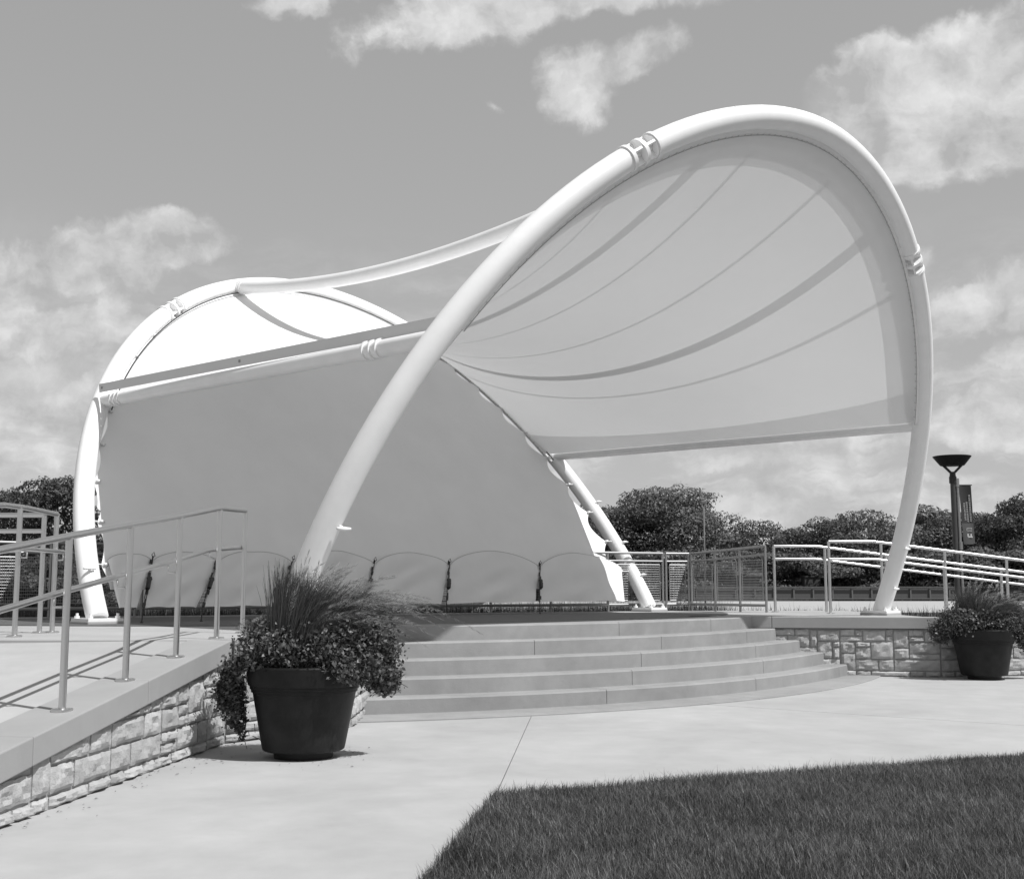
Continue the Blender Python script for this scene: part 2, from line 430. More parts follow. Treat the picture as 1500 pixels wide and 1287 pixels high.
# ------------------------------------------------------------------ stone walls
def stone_wall(t, a, b, ztop, z0=0.0, out=None, seed=1, u=.098, cap_end=True):
    """ashlar of rock-faced stones from a to b (2-D); ztop(s) height under the coping; out = outward normal"""
    rr = random.Random(seed); d2 = (b - a); L = d2.length; d2 = d2.normalized(); n = out
    mbm = MB(); zt = [(s, ztop(s)) for s in (0, L)]
    p = lambda s, z, o: (a.x + d2.x * s + n.x * o, a.y + d2.y * s + n.y * o, z)
    mbm.add([p(0, z0 - .03, -.010), p(L, z0 - .03, -.010), p(L, ztop(L), -.010), p(0, ztop(0), -.006), p(0, z0 - .03, -.2), p(L, z0 - .03, -.2), p(L, ztop(L), -.2), p(0, ztop(0), -.2)],
            [(0, 1, 2, 3), (7, 6, 5, 4), (0, 3, 7, 4), (1, 5, 6, 2), (3, 2, 6, 7)])
    obj('mortar_bed', mbm, 'mortar', t)
    uw, uh = u, .074; nc, nr = int(round(L / uw)), int(math.ceil(max(ztop(0), ztop(L)) / uh)); uw = L / nc
    occ = [[False] * nc for _ in range(nr)]
    for r in range(nr):
        for c in range(nc):
            if occ[r][c]: continue
            w = rr.choice((2, 2, 3, 3, 4, 5)); hh = rr.choice((1, 2, 2, 2, 3)) if r else 1
            k = 0
            while c + k < nc and k < w and not occ[r][c + k]: k += 1
            w = k
            if nc - (c + w) == 1 and not occ[r][nc - 1]: w += 1
            hh = min(hh, nr - r)
            for i in range(hh):
                for j in range(w): occ[r + i][c + j] = True
            s0, s1 = c * uw, (c + w) * uw; zb, zt_ = z0 + r * uh, z0 + (r + hh) * uh
            jt = .0055; s0 += jt * rr.uniform(.6, 1.4); s1 -= jt * rr.uniform(.6, 1.4); zb += jt * rr.uniform(.6, 1.3); zt_ -= jt * rr.uniform(.6, 1.3)
            s0 += rr.uniform(0, .006); s1 -= rr.uniform(0, .006); zt_ -= rr.uniform(0, .007)
            t0, t1 = min(zt_, ztop(s0) - .004), min(zt_, ztop(s1) - .004)
            if t0 - zb < .03 and t1 - zb < .03: continue
            t0, t1 = max(t0, zb + .012), max(t1, zb + .012)
            nx, nz = max(4, min(9, int((s1 - s0) / .04) + 2)), max(4, min(7, int((max(t0, t1) - zb) / .032) + 2)); bulge = rr.uniform(.008, .020) * (1.5 if r == 0 else 1)
            ph = [rr.uniform(0, 6) for _ in range(4)]; tiltx, tiltz = rr.uniform(-.012, .012), rr.uniform(-.006, .014)
            mb = MB(); rows = []
            for iz in range(nz + 1):
                row = []
                for ix in range(nx + 1):
                    fx, fz = ix / nx, iz / nz; s = s0 + (s1 - s0) * fx; z = zb + (t0 + (t1 - t0) * fx - zb) * fz
                    e = min(1, 6 * min(fx, 1 - fx)) ** .5 * min(1, 5 * min(fz, 1 - fz)) ** .5 if 0 < ix < nx and 0 < iz < nz else 0
                    o = e * (bulge + tiltx * (fx - .5) + tiltz * (.5 - fz) + .010 * math.sin(s * 31 + ph[0]) * math.cos(z * 40 + ph[1]) + rr.uniform(-.006, .006))
                    if e == 0:
                        s += rr.uniform(-.004, .004) * (1 if 0 < ix < nx else .6); z += rr.uniform(-.004, .004)
                    row.append(p(s, z, o + .004))
                rows.append(row)
            mb.grid(rows)
            rim = rows[0] + [r_[-1] for r_ in rows[1:]] + rows[-1][-2::-1] + [r_[0] for r_ in rows[-2:0:-1]]
            m_ = len(rim); back = [(x - n.x * .03, y - n.y * .03, z) for x, y, z in rim]
            mb.add(rim + back, [(i, (i + 1) % m_, m_ + (i + 1) % m_, m_ + i) for i in range(m_)])
            so = obj('stone', mb, 'stone', t, smooth=True, angle=15)
def coping(t, a, b, z_a, z_b, h, w, over, out, cuts=()):
    d2 = (b - a); L = d2.length; d2 = d2.normalized(); ss = [0] + list(cuts) + [L]
    for i in range(len(ss) - 1):
        s0, s1 = ss[i] + (.002 if i else 0), ss[i + 1] - (.002 if i < len(ss) - 2 else 0); vs = []
        for s in (s0, s1):
            z = z_a + (z_b - z_a) * s / L
            for o, dz in ((over, -h), (over, 0), (over - w, 0), (over - w, -h)):
                vs.append((a.x + d2.x * s + out.x * o, a.y + d2.y * s + out.y * o, z + dz))
        mb = MB(); mb.add(vs, [(3, 2, 1, 0), (4, 5, 6, 7), (0, 1, 5, 4), (1, 2, 6, 5), (2, 3, 7, 6), (3, 0, 4, 7)])
        bevel(obj('coping_stone', mb, 'coping', t), .008, 2)
SL = .118
nL = Vector((-LD.y, LD.x)); nL = nL if nL.x > 0 else -nL                    # outward of the left ramp wall = right
wl = thing('ramp_wall', 'rough ashlar wall under the sloping kerb of the ramp beside the large planter', 'stone wall', (Q0.x, Q0.y, 0))
endL = Q0 + LD * 6.0
stone_wall(wl, Q0, Q0 + LD * 4.9, lambda s: max(.05, D - SL * s - .155), out=nL, seed=6, u=.095)
coping(wl, Q0 + LD * .0, endL, D + .002, D + .002 - SL * 6.0, .15, .34, .045, nL, (1.55, 3.0, 4.4))
fd = (Q1 - Q0).normalized(); nF = Vector((fd.y, -fd.x))
wf = thing('stage_wall', 'short stone wall with a concrete cap behind the large planter', 'stone wall', (Q0.x, Q0.y, 0))
stone_wall(wf, Q0 + fd * .01, Q1, lambda s: D - .155, out=nF, seed=5)
coping(wf, Q0 + fd * .05, Q1, D + .002, D + .002, .15, .3, .04, nF)
wc = thing('cheek_wall', 'narrow stone cheek wall closing the left end of the curved steps', 'stone wall', (Q1.x, Q1.y, 0))
stone_wall(wc, Q1 + Vector((0, .01)), Vector((Q1.x, 12.45)), lambda s: D - .155, out=Vector((1, 0)), seed=9)
coping(wc, Q1 + Vector((0, .26)), Vector((Q1.x, 12.45)), D + .002, D + .002, .15, .3, .03, Vector((1, 0)))
rd = (Q3 - WL).normalized(); nR = Vector((rd.y, -rd.x)); nR = nR if nR.y < 0 else -nR
wr = thing('stage_wall', 'pale ashlar wall between the curved steps and the right planter', 'stone wall', (Q3.x, Q3.y, 0))
stone_wall(wr, WL - rd * .7, Q3, lambda s: D - .155, out=nR, seed=14, u=.095)
coping(wr, WL - rd * .75, Q3, D + .002, D + .002, .15, .34, .04, nR, (1.1, ))
nR2 = Vector((RD.y, -RD.x))
wr2 = thing('ramp_wall', 'stone wall sloping down behind the right planter', 'stone wall', (Q3.x, Q3.y, 0))
stone_wall(wr2, Q3 + RD * .01, Q3 + RD * 4.4, lambda s: max(.05, D - SL * s - .155), out=nR2, seed=21, u=.095)
coping(wr2, Q3, Q3 + RD * 6.2, D + .002, D + .002 - SL * 6.2, .15, .34, .04, nR2, (2.1, 4.2))
# ramps
zl = lambda x, y: D - .008 - SL * max(0, (Vector((x, y)) - Q0).dot(LD))
iw = -nL
mb = MB(); pa, pb = Q0 + iw * .2, Q0 + LD * 6.3 + iw * .2
mb.prism([(pa.x, pa.y), (pb.x, pb.y), (pb.x + iw.x * 3, pb.y + iw.y * 3), (pa.x + iw.x * 3, pa.y + iw.y * 3)], -.02, zl); struct('ramp', mb, 'pavement')
zr = lambda x, y: D - .008 - SL * max(0, (Vector((x, y)) - Q3).dot(RD))
iw2 = -nR2; pa, pb = Q3 + iw2 * .2 - RD * .02, Q3 + RD * 6.3 + iw2 * .2
mb = MB(); mb.prism([(pa.x, pa.y), (pb.x, pb.y), (pb.x + iw2.x * 4.2, pb.y + iw2.y * 4.2), (pa.x + iw2.x * 4.2, pa.y + iw2.y * 4.2)], -.02, zr); struct('ramp', mb, 'pavement')
# ------------------------------------------------------------------ canopy
KS = .845; BASE_Z = CAM_Z + KS * (.70 - 1.1); CX, CY, ANG = .3218 * KS, 18.1589 * KS, .78653
U3 = Vector((math.cos(ANG), math.sin(ANG), 0)); W3 = Vector((math.sin(ANG), -math.cos(ANG), 0)); Z3 = Vector((0, 0, 1))
def arch_pts(b, th, S, Rr, tc, n, front, N=200):
    w = W3 if front else -W3; t0 = math.asin(-tc / Rr); out = []
    for i in range(N):
        ph = t0 + (math.pi - 2 * t0) * i / (N - 1); c, s = math.cos(ph), math.sin(ph)
        ss = S * math.copysign(abs(c) ** n, c); tt = tc + Rr * math.copysign(abs(s) ** n, s)
        out.append(Vector((CX, CY, BASE_Z)) + (w * b + U3 * ss + (w * math.sin(th) + Z3 * math.cos(th)) * tt) * KS)
    return out
PF = arch_pts(2.3271, .4135, 5.9547, 6.928, -.3726, 1.028, True)
PR = arch_pts(2.3271, .538, 5.6097, 6.7502, .0588, 1.0134, False)
def ati(P, i):
    j = min(int(i), len(P) - 2); a = i - j; return P[j] * (1 - a) + P[j + 1] * a
NF = -(W3 * math.cos(.4135) - Z3 * math.sin(.4135)); NRr = (W3 * math.cos(.538) + Z3 * math.sin(.538))
TR = .117
can = thing('tensile_canopy', 'white tensile canopy stretched between two leaning steel arches over the stage', 'canopy', (CX, CY, D))
def tangent(P, i): return (ati(P, min(i + .5, 198.9)) - ati(P, max(i - .5, 0))).normalized()
def build_arch(P, front, nrm, joints, ridge_idx):
    segs = [(0, joints[0] - 1.6), (joints[0] + 1.6, joints[1] - 1.6), (joints[1] + 1.6, 199)]
    mb = MB()
    for a, b in segs:
        n = max(3, int((b - a) / 2.2)); mb.tube([ati(P, a + (b - a) * k / n) for k in range(n + 1)], TR, 28)
    arch = obj('arch_tube', mb, 'white_paint', can, smooth=True, angle=40)
    cen = (P[0] + P[199]) / 2
    for j in joints:                            # bolted splice: discs, ribs and a slim core
        p, t = ati(P, j), tangent(P, j); nn = nrm; bb = t.cross(nn).normalized(); hl = .165; mb = MB()
        mb.tube([p - t * hl, p + t * hl], .045, 12)
        for q, th_ in ((-hl, .018), (0, .02), (hl, .018)):
            mb.tube([p + t * (q - th_), p + t * (q + th_)], TR + .012, 28)
        for k in range(4):
            a = math.pi / 4 + math.pi / 2 * k; rad = nn * math.cos(a) + bb * math.sin(a)
            for s0 in (-1, 1):
                mb.obox(p + rad * .075 + t * (s0 * hl / 2), rad * .04, t * (hl / 2 - .018), t.cross(rad) * .012)
                mb.tube([p + rad.cross(t) * .075 + t * (s0 * hl / 2 - .05), p + rad.cross(t) * .075 + t * (s0 * hl / 2 + .05)], .013, 6)
        obj('splice_coupling', mb, 'white_paint', arch, smooth=True, angle=35)
    # clamp rail on the inner side, with its bolts
    a0, a1 = 33.5, 166.0; mb = MB(); mbb = MB(); i = a0; inner = []
    while i <= a1:
        p = ati(P, i); t = tangent(P, i); inn = t.cross(nrm).normalized()
        if inn.dot(cen + Z3 * 1.5 - p) < 0: inn = -inn
        inner.append((p, t, inn)); i += 1.3
    prof = lambda p, inn: [p + inn * (TR - .005) + nrm * .009, p + inn * (TR + .05) + nrm * .009, p + inn * (TR + .05) - nrm * .009, p + inn * (TR - .005) - nrm * .009]
    rows = [prof(p, inn) + [prof(p, inn)[0]] for p, t, inn in inner]; mb.grid(rows)
    obj('clamp_rail', mb, 'white_paint', arch)
    mb = MB(); mb.tube([p + inn * (TR + .058) - nrm * .012 if front else p + inn * (TR + .02) + nrm * .05 for p, t, inn in inner], .005 if front else .009, 6); obj('rail_shadow_line', mb, 'cord' if front else 'strap', arch)  # thin darker tube added to draw the clamp rail's shadow line
    mbk = MB()
    for k, (p, t, inn) in enumerate(inner[1:-1]):
        c = p + inn * (TR + .05)
        mbk.obox(c, t * .008, nrm * .014, inn * .006)
        if k % 2 == 0: mbk.obox(c + inn * .006, t * .003, nrm * .018, inn * .004)
    b_ = obj('clamp_bolt', mbk, 'valance', arch); b_['kind'] = 'stuff'
    # feet
    for e in (0, 199):
        c = P[e]; yaw = ANG
        ped = MB(); ped.box(c.x, c.y, (D + BASE_Z - .03) / 2 - .02, .42, .42, BASE_Z - D + .01, yaw)
        fo = obj('concrete_footing', ped, 'concrete', can); bevel(fo, .012, 2)
        pl_ = MB(); pl_.box(c.x, c.y, BASE_Z - .018, .40, .40, .03, yaw)
        for ix in (-1, 1):
            for iy in (-1, 1):
                q = c + U3 * (.155 * ix) + W3 * (.155 * iy)
                pl_.tube([(q.x, q.y, BASE_Z - .01), (q.x, q.y, BASE_Z + .022)], .03, 6); pl_.tube([(q.x, q.y, BASE_Z), (q.x, q.y, BASE_Z + .05)], .016, 8)
        t = tangent(P, 1 if e == 0 else 198)
        bp = obj('base_plate', pl_, 'white_paint', arch)
    # cleats on the legs
    for idx in ((12, 5, 194, 187.5) if front else (6, 13, 22, 193)):
        p, t = ati(P, idx), tangent(P, idx); dirc = (nrm * (-1 if front else 1) + t.cross(nrm) * .4).normalized()
        mb = MB(); c = p + dirc * (TR - .01); mb.tube([c, c + dirc * .05], .014, 8); mb.tube([c + dirc * .05 - t.cross(dirc) * .0 - U3 * .07, c + dirc * .055, c + dirc * .05 + U3 * .07], [.012, .018, .012], 8)
        obj('rope_cleat', mb, 'white_paint', arch, smooth=True)
    return arch
arF = build_arch(PF, True, NF, (63.0, 135.6), None)
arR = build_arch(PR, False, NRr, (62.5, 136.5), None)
# ridge struts between the arches, sagging clear above the fabric
for iR, iF, sag in ((118.0, 119.5, .463), (74.5, 74.4, .60)):
    a, b = ati(PR, iR), ati(PF, iF); n = 28
    pts = [a.lerp(b, k / n) - Z3 * (sag * 4 * (k / n) * (1 - k / n)) for k in range(n + 1)]
    mb = MB(); mb.tube(pts, .092, 24); so = obj('ridge_strut', mb, 'white_paint', can, smooth=True, angle=40)
    for p, q in ((pts[0], pts[1]), (pts[-1], pts[-2])):
        dd = (q - p).normalized(); mb = MB()
        mb.tube([p + dd * .11, p + dd * .17], .105, 24); mb.tube([p + dd * .20, p + dd * .23], .105, 24); mb.obox(p + dd * .06, dd * .12, dd.cross(Z3).normalized() * .02, Z3 * .1)
        obj('end_flange', mb, 'white_paint', so, smooth=True, angle=35)
# side beams with valance plates
sides = []
for (iR, iF, sgn) in ((163.6, 167.2, -1), (34.3, 32.6, 1)):
    a, b = ati(PR, iR), ati(PF, iF); mb = MB(); dd = (b - a).normalized(); mb.tube([a, b], .078, 24)
    outw = dd.cross(Z3).normalized(); outw = outw if outw.dot(U3) * sgn > 0 else -outw
    bo = obj('side_beam', mb, 'white_paint', can, smooth=True, angle=40)
    for f in ((.075, .865) if sgn < 0 else ()):
        p = a + (b - a) * f; mb = MB()
        for q in (-.1, 0, .1): mb.tube([p + dd * (q - .016), p + dd * (q + .016)], .094, 24)
        obj('beam_coupling', mb, 'white_paint', bo, smooth=True, angle=35)
    mb = MB(); c0, c1 = a + dd * .13 + Z3 * .145 + outw * .088, b + dd * .06 + Z3 * .135 - outw * .02
    mb.obox((c0 + c1) / 2, (c1 - c0) / 2, outw * .006, (Z3 * .98 + outw * .1).normalized() * .052)
    va = obj('valance_plate', mb, 'valance', bo)
    for k in (.012, .5, .985): mb = MB(); mb.obox(c0.lerp(c1, k) + outw * .008, dd * .014, outw * .005, Z3 * .014); obj('valance_bolt', mb, 'steel_dull', bo)
    sides.append((a, b, outw))
# membrane: a saddle relaxed between the four edges
NU, NV = 61, 41
def resample(P, i0, i1, n, nrm):
    cen = (P[0] + P[199]) / 2 + Z3 * 1.5; Q = []
    for k in range(401):
        i = i0 + (i1 - i0) * k / 400; p = ati(P, i); t = tangent(P, i); inn = t.cross(nrm).normalized()
        if inn.dot(cen - p) < 0: inn = -inn
        Q.append(p + inn * (TR + .03))
    Q = np.array([tuple(q) for q in Q]); s = np.r_[0, np.cumsum(np.linalg.norm(np.diff(Q, axis=0), axis=1))]; s /= s[-1]
    return np.stack([np.interp(np.linspace(0, 1, n), s, Q[:, k]) for k in range(3)], 1)
FA = resample(PF, 168.5, 34.0, NU, NF); RA = resample(PR, 163.0, 35.6, NU, NRr)
X = np.zeros((NU, NV, 3)); vv = np.linspace(0, 1, NV)[None, :, None]
X[:] = FA[:, None] * (1 - vv) + RA[:, None] * vv
for e, (a, b, ow) in ((0, sides[0]), (-1, sides[1])):
    p0, p1 = np.array(a + Z3 * .035 - ow * .075), np.array(b + Z3 * .035 - ow * .075)
    X[e, 1:-1] = (p1 * (1 - vv[0]) + p0 * vv[0])[1:-1]
ratio = 1.58 * (NU - 1) / (NV - 1)
for k in range(7000):
    X[1:-1, 1:-1] = (ratio * (X[2:, 1:-1] + X[:-2, 1:-1]) + (X[1:-1, 2:] + X[1:-1, :-2])) / (2 * (ratio + 1))
for i_ in range(NU):
    u_ = i_ / (NU - 1)
    for j_ in range(1, NV - 1):
        v_ = j_ / (NV - 1); X[i_, j_, 2] -= .30 * min(1, u_ / .045) * math.exp(-(u_ / .12) ** 2) * min(1, v_ / .08) * max(0, 1 - v_ / .6)
MEM = X
def mem(u, v):
    fu, fv = min(max(u, 0), 1) * (NU - 1), min(max(v, 0), 1) * (NV - 1); i, j = min(int(fu), NU - 2), min(int(fv), NV - 2); a, b = fu - i, fv - j
    return Vector(MEM[i, j] * (1 - a) * (1 - b) + MEM[i + 1, j] * a * (1 - b) + MEM[i, j + 1] * (1 - a) * b + MEM[i + 1, j + 1] * a * b)
def memn(u, v):
    e = .012; n = (mem(min(u + e, 1), v) - mem(max(u - e, 0), v)).cross(mem(u, min(v + e, 1)) - mem(u, max(v - e, 0))).normalized()
    return -n if n.z > 0 else n                  # downwards
mb = MB(); mb.grid([[tuple(p) for p in row] for row in MEM])
memo = obj('membrane', mb, 'fabric', can, smooth=True)
for uu, hw in ((.43, .0028), (.575, .0028), (.80, .0034), (.24, .0026)):
    rows = []
    for k in range(61):
        v = .02 + .96 * k / 60; wd = hw; rows.append([mem(uu + q * wd, v) + memn(uu, v) * .006 for q in (-1, 1)])
    mb = MB(); mb.grid(rows); obj('seam', mb, 'fabric_seam', memo, smooth=True)
def strip_arch(w0, w1, off, name):
    rows = []
    for k in range(121):
        u = k / 120; p0 = mem(u, 0); L = (mem(u, .1) - p0).length / .1
        a = min(w0 / L, .5); b = min(w1 / L, .5); rows.append([mem(u, a + (b - a) * q / 5) + memn(u, max(.02, a + (b - a) * q / 5)) * off for q in range(6)])
    mb = MB(); mb.grid(rows); obj(name, mb, 'fabric_seam', memo, smooth=True)
strip_arch(.0, .15, .014, 'edge_cuff'); strip_arch(.0, .42, .008, 'hem_band')
rows = []
for k in range(61):
    v = k / 60; rows.append([mem(1 - .045 * q / 4, v) + memn(1 - .045 * q / 4, v) * .01 for q in range(5)])
mb = MB(); mb.grid(rows); obj('hem_band', mb, 'fabric_seam', memo, smooth=True)

# ------------------------------------------------------------------ backdrop hung in the rear arch
bd = thing('stage_backdrop', 'grey fabric backdrop laced inside the rear arch with scalloped lower skirt', 'backdrop', (CX - W3.x * 1.92, CY - W3.y * 1.92, D))
NB = -NRr if NRr.y > 0 else NRr
NB = NB if NB.y < 0 else -NB                    # towards the audience
PER = 6.5
def bd_inset(i, right):
    ph = abs(math.sin(math.pi * (i - 1.0) / PER)); x = (.16 + .22 * ph ** .8) if right else (.11 + .06 * ph)
    if i < 16: x += .16 * (1 - i / 16) if right else .05
    return x
def bd_pt(i, f, off=0.0):
    a, b = ati(PR, i), ati(PR, 199 - i); d_ = (b - a); L = d_.length; d_ = d_ / L
    s0, s1 = bd_inset(i, True), L - bd_inset(i, False); return a + d_ * (s0 + (s1 - s0) * f) + NB * off
rows = []; IB, IT = 4.0, 94.0
for k in range(191):
    i = IB + (IT - IB) * k / 190; rows.append([bd_pt(i, q / 48, .10 * math.sin(math.pi * q / 48) * math.sin(math.pi * min(1, k / 120)) * .6) for q in range(49)])
mb = MB(); mb.grid(rows); obj('screen_sheet', mb, 'screen_fabric', bd, smooth=True)
for e in (0, 1):
    k = 0; i = 1.0 + PER
    while i < 76:
        p = bd_pt(i, e); a = ati(PR, i if e == 0 else 199 - i); dd = (a - p).normalized(); mb = MB()
        mb.tube([p - dd * .03 + NB * .02, p + dd * .04 + NB * .03, a + NB * .03], .007, 6); mb.tube([p - dd * .07 + NB * .02, p - dd * .02 + NB * .035], [.022, .016], 8)
        obj('lacing_tie', mb, 'white_paint', bd, smooth=True); i += PER
LAM = [.30, 2.13, 3.88, 5.15, 6.39, 7.41, 8.22, 8.75]; BOT = [.56, 2.50, 4.24, 5.58, 6.82, 7.80, 8.50, 8.80]
LC = (PR[199] - PR[0]).length; dC = (PR[199] - PR[0]).normalized(); upR = (-W3 * math.sin(.538) + Z3 * math.cos(.538))
def bp(lam, t, off): return PR[0] + dC * (lam * KS / .8) + upR * t + NB * off
TB, TC_, AR = .075, .70, .20                    # bottom edge, cusp height and arch rise of the skirt
for k in range(len(LAM) - 1):
    rows = []; gp = .035
    for r_ in range(25):
        fz = r_ / 24; row = []
        for c_ in range(33):
            f = c_ / 32; top = TC_ + AR * (1 - (2 * f - 1) ** 2) ** .85 * (LAM[k + 1] - LAM[k]) / 1.5
            t = TB + (top - TB) * fz
            fr = (t - TB) / (TC_ - TB); xl = BOT[k] + (LAM[k] - BOT[k]) * min(fr, 1) + gp * (1.4 - fr); xr = BOT[k + 1] + (LAM[k + 1] - BOT[k + 1]) * min(fr, 1) - gp * (1.4 - fr)
            if xr < xl: xr = xl + .01
            crease = .012 * math.sin(9 * fz + 5 * f + k) * math.sin(3.1 * f * 2 + k * 1.7) + .02 * math.exp(-((f - .5) / .18) ** 2) * math.sin(14 * (fz + .7 * f) + k)* .6
            pinch = -.022 * (math.exp(-f / .06) + math.exp(-(1 - f) / .06))
            row.append(bp(xl + (xr - xl) * f, t, .085 + crease + pinch))
        rows.append(row)
    mb = MB(); mb.grid(rows); obj('skirt_panel', mb, 'skirt_fabric', bd, smooth=True)
    mb = MB(); mb.tube([Vector(p) + NB * .002 for p in rows[-1]], .003, 6, cap=False); obj('edge_cord', mb, 'cord', bd)
for k in range(1, len(LAM) - 1):
    a, b = bp(LAM[k], TC_ + .04, .09), bp(BOT[k], TB - .02, .11); fl_ = Vector((b.x + .0, b.y - .05, D + .01)); mb = MB(); dd = (b - a).normalized(); sd_ = dd.cross(NB).normalized()
    n_ = 12
    for q in range(n_):                          # webbing, narrow strips with slack
        p0, p1 = a.lerp(b, q / n_), a.lerp(b, (q + 1) / n_); w_ = .011 + .008 * math.sin(q * 1.9 + k)
        mb.obox((p0 + p1) / 2 + sd_ * (.008 * math.sin(q * 2.3 + k)), (p1 - p0) / 2, sd_ * w_, NB * .003)
    mb.tube([b, fl_], .008, 6)
    sobj = obj('tension_strap', mb, 'strap', bd)
    mb = MB(); c = a.lerp(b, .55) + NB * .02; mb.obox(c, dd * .085, sd_ * .022, NB * .016); mb.obox(c + dd * .04 + NB * .025, dd * .05, sd_ * .016, NB * .01)
    mb.tube([c - dd * .06 - sd_ * .03, c - dd * .06 + sd_ * .03], .014, 8); obj('ratchet_buckle', mb, 'black_metal', sobj)
    mb = MB(); mb.tube([a - dd * .05 + NB * .01, a + sd_ * .02 + NB * .012, a + dd * .03 + NB * .01, a - sd_ * .02 + NB * .012], .005, 6, closed=True); mb.tube([fl_, fl_ - Z3 * .02], .02, 8); obj('strap_hook', mb, 'black_metal', sobj)

# ------------------------------------------------------------------ railings
def rail_run(t, posts, top, rails, r=.0215, flange=True, mname='steel'):
    """posts: base points; top: list of heights; rails: list of polylines"""
    for p, h in zip(posts, top):
        mb = MB(); mb.tube([(p[0], p[1], p[2]), (p[0], p[1], p[2] + h)], r, 14); po_ = obj('post', mb, mname, t, smooth=True, angle=40)
        if flange:
            mb = MB(); mb.lathe((p[0], p[1], p[2]), [(.0, .012), (.055, .012), (.06, .008), (.06, -.01)], 20); obj('base_flange', mb, mname, po_, smooth=True, angle=40)
    for nm, pl_, rr in rails:
        mb = MB(); mb.tube(pl_, rr, 14); obj(nm, mb, mname, t, smooth=True, angle=50)
def brackets(t, pts, off, drop=.07):
    for p in pts:
        p = Vector(p); mb = MB(); q = p + off; mb.tube([p - Z3 * drop, q - Z3 * drop, q - Z3 * (drop - .015), q - Z3 * .015], .007, 8); obj('rail_bracket', mb, 'steel', t, smooth=True)
LRP = [Vector(p) for p in ((-2.65, 5.23, .278), (-2.57, 6.08, .378), (-2.49, 6.93, .478), (-2.41, 7.78, .578), (-2.32, 8.60, .674), (-2.277, 9.58, D), (-2.333, 10.75, D))]
LHT = [.94, .95, .962, .968, .975, 1.005, 1.055]
lr = thing('ramp_railing', 'near stainless railing on the left ramp kerb, in front of the backdrop', 'railing', LRP[0])
tops = [p + Z3 * h for p, h in zip(LRP, LHT)]; mids = [p + Z3 * (h - .325) + Vector((-.07, -.01, 0)) for p, h in zip(LRP, LHT)]
rail_run(lr, LRP, LHT, [('top_rail', tops, .021), ('hand_rail', mids[:-1] + [LRP[-1] + Z3 * .735 + Vector((-.04, 0, 0)), LRP[-1] + Z3 * .735], .018)], r=.0205)
brackets(lr, [p + Z3 * (h - .325) for p, h in zip(LRP[:-1], LHT)], Vector((-.07, -.01, 0)))
FRP = [Vector(p) for p in ((-4.35, 6.2, .40), (-4.26, 7.3, .53), (-4.17, 8.4, .66), (-4.08, 9.4, .75), (-3.99, 9.97, D), (-4.02, 10.86, D))]
fr_ = thing('ramp_railing', 'far-side stainless railing of the left ramp, looping by the white arch foot', 'railing', FRP[0])
HT2 = 1.03; tops = [p + Z3 * HT2 for p in FRP]; tops[4] = tops[4] + Z3 * .008
rail_run(fr_, FRP[:3] + FRP[4:], [HT2] * 5, [('top_rail', tops[:3] + [tops[4] + Vector((-.03, -.25, 0)), tops[4] + Vector((0, .1, 0)), tops[5]], .022), ('hand_rail', [p + Z3 * .70 + Vector((.07, 0, 0)) for p in FRP[:3] + FRP[4:]], .0195)])
brackets(fr_, [FRP[4] + Z3 * .70, FRP[5] + Z3 * .70], Vector((.07, 0, 0)))
BRP = [Vector((-4.10 - 1.25 * k, 10.78 + .05 * k, D)) for k in range(4)]
br_ = thing('guard_railing', 'short double-rail steel railing beside the far ramp railing at left edge', 'railing', BRP[0])
rail_run(br_, BRP, [1.02] * 4, [('top_rail', [p + Z3 * 1.02 for p in BRP], .022), ('hand_rail', [p + Z3 * .88 for p in BRP], .0195)])

def mesh_fence(t, path, zt0, zt1, n_posts, panels=True, zb=.105, post_r=.02, grid=True):
    pts = []
    for k in range(n_posts): pts.append(path[0].lerp(path[1], k / (n_posts - 1)))
    hts = [zt0 + (zt1 - zt0) * k / (n_posts - 1) for k in range(n_posts)]
    rail_run(t, pts, hts, [('top_rail', [pts[0] + Z3 * hts[0], pts[-1] + Z3 * hts[-1]], .021), ('middle_rail', [pts[0] + Z3 * (hts[0] - .13), pts[-1] + Z3 * (hts[-1] - .13)], .018), ('bottom_rail', [pts[0] + Z3 * zb, pts[-1] + Z3 * zb], .021)], r=post_r, flange=False, mname='steel_dull')
    dd = (path[1] - path[0]).normalized(); nn = dd.cross(Z3)
    for k in range(n_posts - 1):
        a, b = pts[k] + dd * .06, pts[k + 1] - dd * .06; zt = min(hts[k], hts[k + 1]) - .185; mb = MB(); nh = 15
        for q in range(nh + 1):
            z = zb + .07 + (zt - zb - .07) * q / nh; rr = .007 if q in (0, nh) else .0036; mb.tube([a + Z3 * z, b + Z3 * z], rr, 5)
        L = (b - a).length; nvw = int(L / .026)
        for q in range(nvw + 1):
            p = a.lerp(b, q / nvw) + nn * .005; rr = .006 if q in (0, nvw) else .0016; mb.beam(p + Z3 * (zb + .07), p + Z3 * zt, rr * 2, rr * 2, up=nn)
        o_ = obj('wire_panel', mb, 'steel_dull', t); o_['kind'] = 'stuff'
BK0, BK1 = Vector((-5.05, 16.9, D)), Vector((2.50, 20.5, D))
gf = thing('guard_fence', 'wire-panelled steel guard fence along the back edge behind the backdrop', 'fence', BK0)
mesh_fence(gf, (BK0, BK1), .95, .94, 9)
gl = thing('guard_fence', 'wire-panelled steel fence at the far left beyond the ramp railings', 'fence', (-9.0, 14.72, D))
mesh_fence(gl, (Vector((-9.0, 14.72, D)), BK0 - Vector((.08, .03, 0))), .98, .96, 5)
gk = thing('guard_fence', 'wire-panelled fence section running right from the rear arch foot', 'fence', BK1)
mesh_fence(gk, (BK1 + Vector((.06, .03, 0)), Vector((2.95, 20.62, D))), .94, .94, 2)
